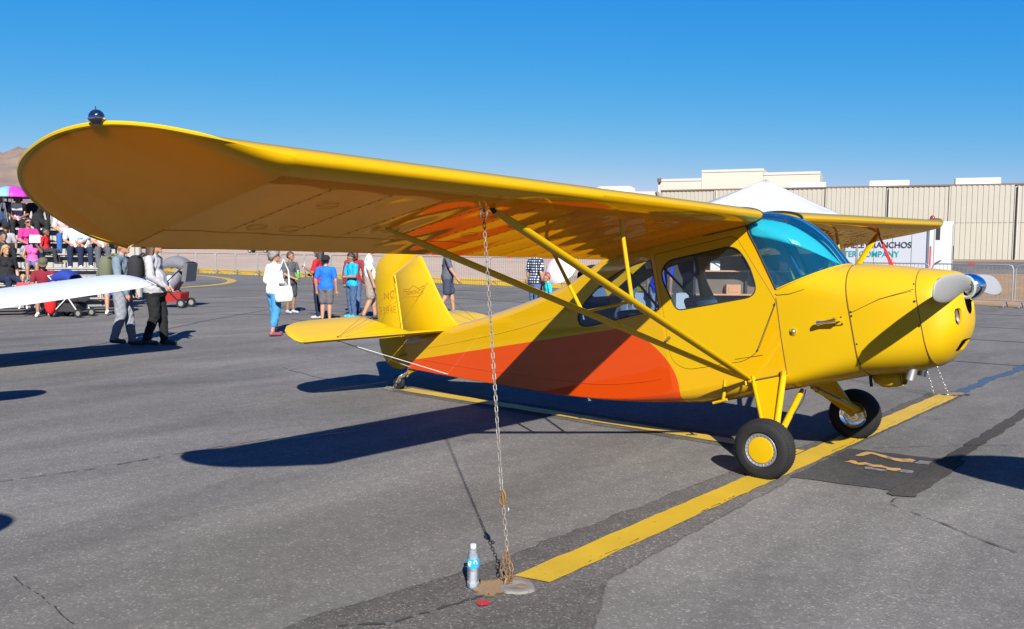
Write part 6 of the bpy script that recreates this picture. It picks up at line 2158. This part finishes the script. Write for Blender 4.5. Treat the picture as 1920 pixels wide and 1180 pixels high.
person('man in a black and white plaid shirt behind the rear fuselage', (-9.96, 8.64, 0), 75, 1.78, W, JEAN, DK, 'light', 'brown', 'short', 'short', 'long', plaid=True, belly=.02)
person('red-haired child in a turquoise top beside the plaid-shirted man', (-9.12, 8.05, 0), 235, 1.14, (.02, .45, .48), JEAN, DK, 'light', 'red', 'short', 'short', 'long', child=True, turn=-.3)
person('woman in a turquoise top seen through the rear cabin window', (-7.72, 9.05, 0), 110, 1.66, (.01, .28, .60), (.20, .20, .21), DK, 'light', 'brown', 'bob', 'none', 'long', female=True, belly=.015, arms=[((.02, .15, .64), (.12, .10, .60)), ((.02, -.15, .64), (.12, -.10, .60))])
person('person in a royal blue shirt bending at the vendor table', (-7.00, 9.15, 0), 100, 1.72, (.015, .05, .50), (.35, .35, .36), DK, 'light', 'brown', 'short', 'short', 'long', lean=.35, belly=.02)
wl = lambda f: [((.06 * f, .052, .29), (.11 * f, .056, .05)), ((.015 * f, -.052, .285), (-.11 * f, -.056, .075))]
person('walker in a blue-grey shirt and grey jeans passing behind the white wingtip', (-11.68, -.14, 0), 42, 1.80, (.13, .17, .21), (.20, .21, .24), DK, 'light', 'brown', 'short', 'long', 'long', leg=wl(.55),
       arms=[((-.05, .15, .64), (.04, .15, .50)), ((.03, -.15, .64), (.09, -.13, .50))])
person('walker in a loose grey shirt and black trousers with long brown hair', (-11.35, .25, 0), 42, 1.82, (.34, .34, .36), (.012, .012, .013), DK, 'light', 'brown', 'long', 'long', 'long', belly=.03, leg=[((.05, .052, .29), (.06, .056, .05)), ((.02, -.052, .285), (-.06, -.056, .06))],
       arms=[((-.02, .155, .64), (.08, .14, .54)), ((.03, -.155, .64), (.13, -.10, .56))])

# --- people on the bleachers
FAZ = math.degrees(math.atan2(.41, .912)) * -1
def on_row(a, k, H, back=.02):
    b_, z = brow(int(k)) if k >= 0 else (.3, .42)
    p = BO + BA * a + BBk * (b_ + back)
    return (p.x, p.y, max(0.0, z - .44)), z
def sitter(label, a, k, H, top, bottom, shoes, daz=0, **kw):
    loc, z = on_row(a, k, H)
    seat = (z - loc[2]) / H + .045
    return person(label, loc, FAZ + daz, H, top, bottom, shoes, sit=seat, voxel=.0165, **kw)
fwd = [((.05, .14, .65), (.17, .06, .60)), ((.05, -.14, .65), (.17, -.06, .60))]
sitter('man in a maroon T-shirt and olive cap on the lowest bleacher row', 1.75, 0, 1.76, (.17, .012, .022), (.22, .19, .15), W, skin='tan', hair='brown', legs='short', hat=('cap', (.09, .085, .05)), nod=.45, arms=fwd)
sitter('toddler in red and white on the lowest row beside the maroon man', 2.18, 0, 1.0, (.50, .06, .07), (.4, .38, .36), W, hair='blonde', legs='short', child=True)
sitter('person in blue shorts at the right end of the lowest row', .27, 0, 1.65, (.10, .11, .06), (.05, .13, .36), W, legs='short', hair='brown')
sitter('blonde woman in a black printed T-shirt at the left edge', 2.58, 1, 1.66, DK, NAVY, DK, hair='blonde', hairstyle='bob', female=True, belly=.02, daz=25)
sitter('girl in a pink tank top holding up a white sheet of paper', 2.05, 2, 1.48, (.62, .09, .30), (.10, .12, .25), (.02, .25, .28), skin='tan', hair='black', hairstyle='long', sleeves='none', legs='short', female=True, arms=[((.06, .14, .72), (.13, .06, .86)), ((.05, -.14, .65), (.16, -.07, .58))])
sitter('person in a dark jacket with a white stripe at the left edge', 2.68, 2, 1.62, (.02, .022, .03), NAVY, DK, skin='tan', hair='black', sleeves='long', daz=20)
sitter('woman in a magenta top and sunglasses on the fourth row', 2.17, 3, 1.68, (.46, .03, .19), (.22, .36, .50), DK, skin='tan', hair='black', hairstyle='bun', female=True, glasses=True, daz=20, arms=fwd)
sitter('small boy in a red T-shirt on the fourth row', 1.79, 3, 1.15, (.50, .015, .02), (.03, .03, .04), DK, skin='brown', hair='black', child=True, daz=60)
sitter('boy in a black cap at the left edge of the fourth row', 2.66, 3, 1.35, (.30, .30, .32), DK, DK, skin='tan', hair='black', hat=('cap', DK), child=True)
sitter('person in a pale printed shirt and blue jeans leaning forward', 1.36, 4, 1.72, (.55, .42, .42), (.03, .09, .28), DK, lean=.3, hair='brown', arms=fwd)
sitter('left one of two people in blue and white floral shirts', 1.10, 3, 1.74, (.42, .52, .58), NAVY, W, hair='grey', arms=fwd)
sitter('right one of two people in blue and white floral shirts', .86, 3, 1.62, (.35, .50, .60), (.02, .03, .06), W, hair='blonde', hairstyle='bob', female=True, arms=fwd)
sitter('person in grey trousers at the right end of the fourth row', .45, 3, 1.74, (.42, .36, .36), (.075, .08, .095), DK, hair='grey', arms=fwd)
sitter('woman in a lilac sleeveless top reading under the umbrella', 2.48, 5, 1.66, (.50, .30, .42), DK, DK, skin='tan', hair='brown', hairstyle='bob', sleeves='none', female=True, glasses=True, nod=.3, arms=fwd)
sitter('person in a black jacket on the top bleacher row', 2.02, 5, 1.70, DK, DK, DK, hair='black', sleeves='long', daz=15)
sitter('person in dark blue behind the tripod on the top row', 2.88, 5, 1.74, (.02, .04, .10), NAVY, DK, hair='black', sleeves='long')

# --- things they carry or stand beside
def at_person(loc, az, v, H):
    a = R(az)
    return (loc[0] + H * (v[0] * math.cos(a) - v[1] * math.sin(a)), loc[1] + H * (v[0] * math.sin(a) + v[1] * math.cos(a)), H * v[2])
def tote(label, loc, rz, col, w=.36, h=.30):
    root = empty('tote_bag', loc, rz); tag(root, label, 'bag')
    rows = []
    for t, k, d in ((0, .80, .05), (.08, .95, .075), (.4, 1.0, .08), (.8, .92, .05), (1, .88, .02)):
        rows.append([Vector((w / 2 * k * math.copysign(abs(math.cos(a)) ** .5, math.cos(a)), d * math.copysign(abs(math.sin(a)) ** .6, math.sin(a)), h * t)) for a in [2 * PI * i / 20 for i in range(20)]])
    o = grid('bag_body', rows, cloth(col), root, closed_u=True)
    bm = bmesh.new(); bm.from_mesh(o.data); bmesh.ops.holes_fill(bm, edges=bm.edges); bmesh.ops.recalc_face_normals(bm, faces=bm.faces); bm.to_mesh(o.data); bm.free()
    for y in (-.02, .02):
        b = MB(); b.tube([(-.12, y, h - .02), (-.10, y * .6, h + .28), (0, y * .3, h + .50), (.10, y * .6, h + .28), (.12, y, h - .02)], .008, 6); b.build('strap', cloth(col), root)
tote('white tote bag hanging at the side of the woman in white', at_person((-11.41, 2.62), 85, (.03, -.17, .40), 1.63), R(85), (.62, .61, .55))
def bottle(label, loc, col, name='drink_bottle'):
    root = empty(name, loc); tag(root, label, 'bottle')
    b = MB(); b.lathe([(0, 0), (.032, 0), (.036, .01), (.036, .13), (.030, .15), (.016, .17), (.014, .185)], 16); b.build('bottle_body', mat('drink_' + name + label[:5], col, rough=.3), root)
    b = MB(); b.lathe([(.018, .18), (.018, .205), (0, .207)], 14); b.build('bottle_cap', 'white_paint', root)
bottle('green drink bottle held by the boy in grey', at_person((-16.08, 6.25), 5, (.175, .01, .575), 1.58), (.03, .42, .05))
CP = empty('paper_cup', at_person((-14.16, 5.73), 205, (.185, .09, .70), 1.70)); tag(CP, 'white paper cup with straw held by the woman in red', 'cup')
b = MB(); b.lathe([(0, 0), (.028, 0), (.038, .10), (.040, .102), (.036, .10), (.027, .006)], 16); b.build('cup_body', 'tag_white', CP)
b = MB(); b.tube([(0, 0, .02), (.012, .0, .17)], .004, 6); b.build('straw', 'tag_white', CP)
def pack(label, loc, rz, col):
    root = empty('backpack', loc, rz); tag(root, label, 'backpack')
    b = MB(); b.ell((0, 0, 0), (.12, .16, .25), 16, 12)
    for v in b.v: v.x = math.copysign(abs(v.x / .12) ** .7 * .12, v.x); v.z = math.copysign(abs(v.z / .25) ** .75 * .25, v.z); v.y = math.copysign(abs(v.y / .16) ** .75 * .16, v.y)
    b.build('bag_body', cloth(col), root)
    b = MB(); b.ell((-.11, 0, -.08), (.05, .12, .12), 12, 8); b.build('front_pocket', cloth(col), root)
    for s in (-1, 1):
        b = MB(); b.tube([(.06, .09 * s, .22), (.16, .10 * s, .28), (.30, .10 * s, .18), (.30, .10 * s, .0), (.10, .12 * s, -.2)], .018, 6); b.build('strap', cloth(col), root)
pack('olive backpack worn by the walker in blue-grey', at_person((-11.68, -.14), 42, (-.135, 0, .70), 1.80), R(42), (.10, .11, .07))
pack('black backpack worn by the walker in the loose grey shirt', at_person((-11.35, .25), 42, (-.16, 0, .70), 1.82), R(42), (.02, .02, .025))
def paper(label, loc, rz, tilt):
    b = MB(); b.box((0, 0, 0), (.006, .24, .20)); b.box((.004, 0, -.02), (.004, .16, .10)); o = b.build('paper_sheet', 'tag_white', None, False)
    o.location = loc; o.rotation_euler = (0, tilt, rz); tag(o, label, 'paper')
pg, _ = on_row(2.05, 2, 1.48)
q_ = at_person(pg, FAZ, (.155, .05, .0), 1.48); paper('white sheet of paper held up by the girl in pink', (q_[0], q_[1], pg[2] + 1.16), R(FAZ), -.3)
pg, _ = on_row(2.48, 5, 1.66)
q_ = at_person(pg, FAZ, (.22, 0, .0), 1.66); paper('pale sheet of paper read by the woman under the umbrella', (q_[0], q_[1], pg[2] + .95), R(FAZ), .5)
# camera tripod on the top row
pt_ = BO + BA * 2.78 + BBk * 2.95
TP = empty('camera_tripod', (pt_.x, pt_.y, 1.80)); tag(TP, 'camera tripod standing on the top bleacher row', 'tripod')
for k in range(3):
    a = 2 * PI * k / 3 + .4
    b = MB(); b.tube([(.04 * math.cos(a), .04 * math.sin(a), 1.0), (.22 * math.cos(a), .22 * math.sin(a), .0)], .012, 6); b.build('leg', 'steel', TP)
b = MB(); b.tube([(0, 0, .85), (0, 0, 1.15)], .015, 6); b.build('column', 'steel', TP)
b = MB(); b.box((0, 0, 1.22), (.14, .10, .11)); b.tube([(.05, 0, 1.22), (.17, 0, 1.22)], .035, 10); b.build('camera_body', 'dark', TP, False)

def stroller(label, loc, rz, canopy, seat, frame_m, basket, s=1.0):
    root = empty('stroller', loc, rz); root.scale = (s, s, s); tag(root, label, 'stroller')
    for sx in (-.32, .38):
        for sy in (-.25, .25):
            w = empty('wheel', (sx, sy, .11), 0, root)
            b = MB(); b.lathe([(.06, -.02), (.10, -.024), (.11, 0), (.10, .024), (.06, .02), (.06, -.02)], 20, (0, 0, 0), 'y'); b.build('tyre', 'black_rubber', w)
            b = MB(); b.lathe([(0, .015), (.06, .015), (.06, -.015), (0, -.015)], 14, (0, 0, 0), 'y'); b.build('hub', 'alu', w)
    b = MB()
    for sy in (-.25, .25):
        b.tube([(.38, sy, .12), (.05, sy * .95, .55), (-.45, sy * .92, 1.02)], .014, 7)
        b.tube([(-.32, sy, .12), (.10, sy * .95, .52)], .014, 7)
    b.tube([(-.45, -.23, 1.02), (-.47, 0, 1.04), (-.45, .23, 1.02)], .016, 7); b.build('frame', frame_m, root)
    rows = []
    for x, z, h_ in ((.36, .42, .06), (.18, .38, .10), (-.05, .42, .16), (-.18, .62, .20), (-.26, .85, .20)):
        rows.append([Vector((x, -.21, z + h_)), Vector((x, -.20, z)), Vector((x, 0, z - .03)), Vector((x, .20, z)), Vector((x, .21, z + h_))])
    o = grid('seat', rows, cloth(seat), root); solidify(o, .02)
    G = []
    for i in range(9):
        t = i / 8 * 2.0 - .2
        row = []
        for j in range(9):
            a = PI * j / 8
            row.append(Vector((-.16 + .36 * math.cos(t + .9) + .04, -.25 * math.cos(a), .80 + .02 + (.36 * math.sin(t + .9)) * (.25 + .75 * math.sin(a) ** .5))))
        G.append(row)
    o = grid('canopy', G, cloth(canopy), root); solidify(o, .01)
    b = MB(); b.prism(round_poly([(-.28, .14), (.26, .14), (.30, .34), (-.30, .36)], .05), -.20, .20, 'y'); b.build('basket', cloth(basket), root, False)
    return root
sl = BO + BA * 1.15 + BBk * (-.35)
stroller('stroller with blue canopy and red side bag before the bleachers', (sl.x, sl.y, 0), R(30), (.015, .035, .22), (.02, .02, .022), 'white_paint', (.03, .03, .034), .95)
b = MB(); b.ell((0, 0, 0), (.10, .14, .30), 14, 10); o = b.build('bag', cloth((.52, .015, .015)), None); o.location = (sl.x - .12, sl.y - .42, .36); tag(o, 'red bag slung beside the blue stroller', 'bag')
# covered wagon stroller behind the walkers
wg = stroller('wagon stroller with grey canopy and red basket behind the walkers', (-20.2, 5.25, 0), R(215), (.13, .135, .15), (.20, .20, .24), 'dark', (.26, .015, .015), 1.22)
b = MB(); b.box((-.30, 0, .86), (.10, .50, .42)); b.v = [Matrix.Rotation(R(-8), 3, 'Y') @ v for v in b.v]; b.build('canopy_side', cloth((.10, .105, .12)), wg, False)
b = MB(); b.ell((.05, 0, .62), (.12, .14, .12), 10, 8); b.build('blanket', cloth((.40, .38, .42)), wg)
# stroller group behind the rear fuselage
stroller('stroller with black canopy behind the turtle deck', (-8.55, 8.75, 0), R(230), (.012, .012, .014), (.02, .05, .30), 'dark', (.02, .03, .12), 1.15)
RB = empty('folded_canopy_bag', (-8.0, 9.35, 0), R(40)); tag(RB, 'red folding chair with upright back behind the fuselage', 'chair')
b = MB(); b.box((0, 0, .45), (.50, .45, .04)); b.build('seat', cloth((.55, .03, .015)), RB, False)
b = MB(); b.box((0, .22, .92), (.52, .03, .85)); b.build('backrest', cloth((.55, .03, .015)), RB, False)
for sx in (-.25, .25):
    for sy in (-.2, .22):
        b = MB(); b.tube([(sx, sy, 0), (sx, sy, .45 if sy < 0 else 1.36)], .013, 6); b.build('leg', 'dark', RB)
RB.name = 'folding_chair'
SU = empty('sun_umbrella', (-8.95, 8.35, 0), 0); tag(SU, 'small tilted white sunshade over the child', 'umbrella')
G = []
for i in range(7):
    t = i / 6
    G.append([Matrix.Rotation(R(55), 3, 'X') @ Vector((.42 * math.sin(t * 1.3) * math.cos(a), .42 * math.sin(t * 1.3) * math.sin(a), .26 * math.cos(t * 1.3))) + Vector((0, 0, 1.22)) for a in [2 * PI * k / 16 for k in range(16)]])
o = grid('canopy', G, cloth((.60, .52, .58)), SU, closed_u=True)
b = MB(); b.tube([(0, 0, .6), (0, -.05, 1.3)], .008, 6); b.build('shaft', 'steel', SU)
bpy.context.view_layer.update()
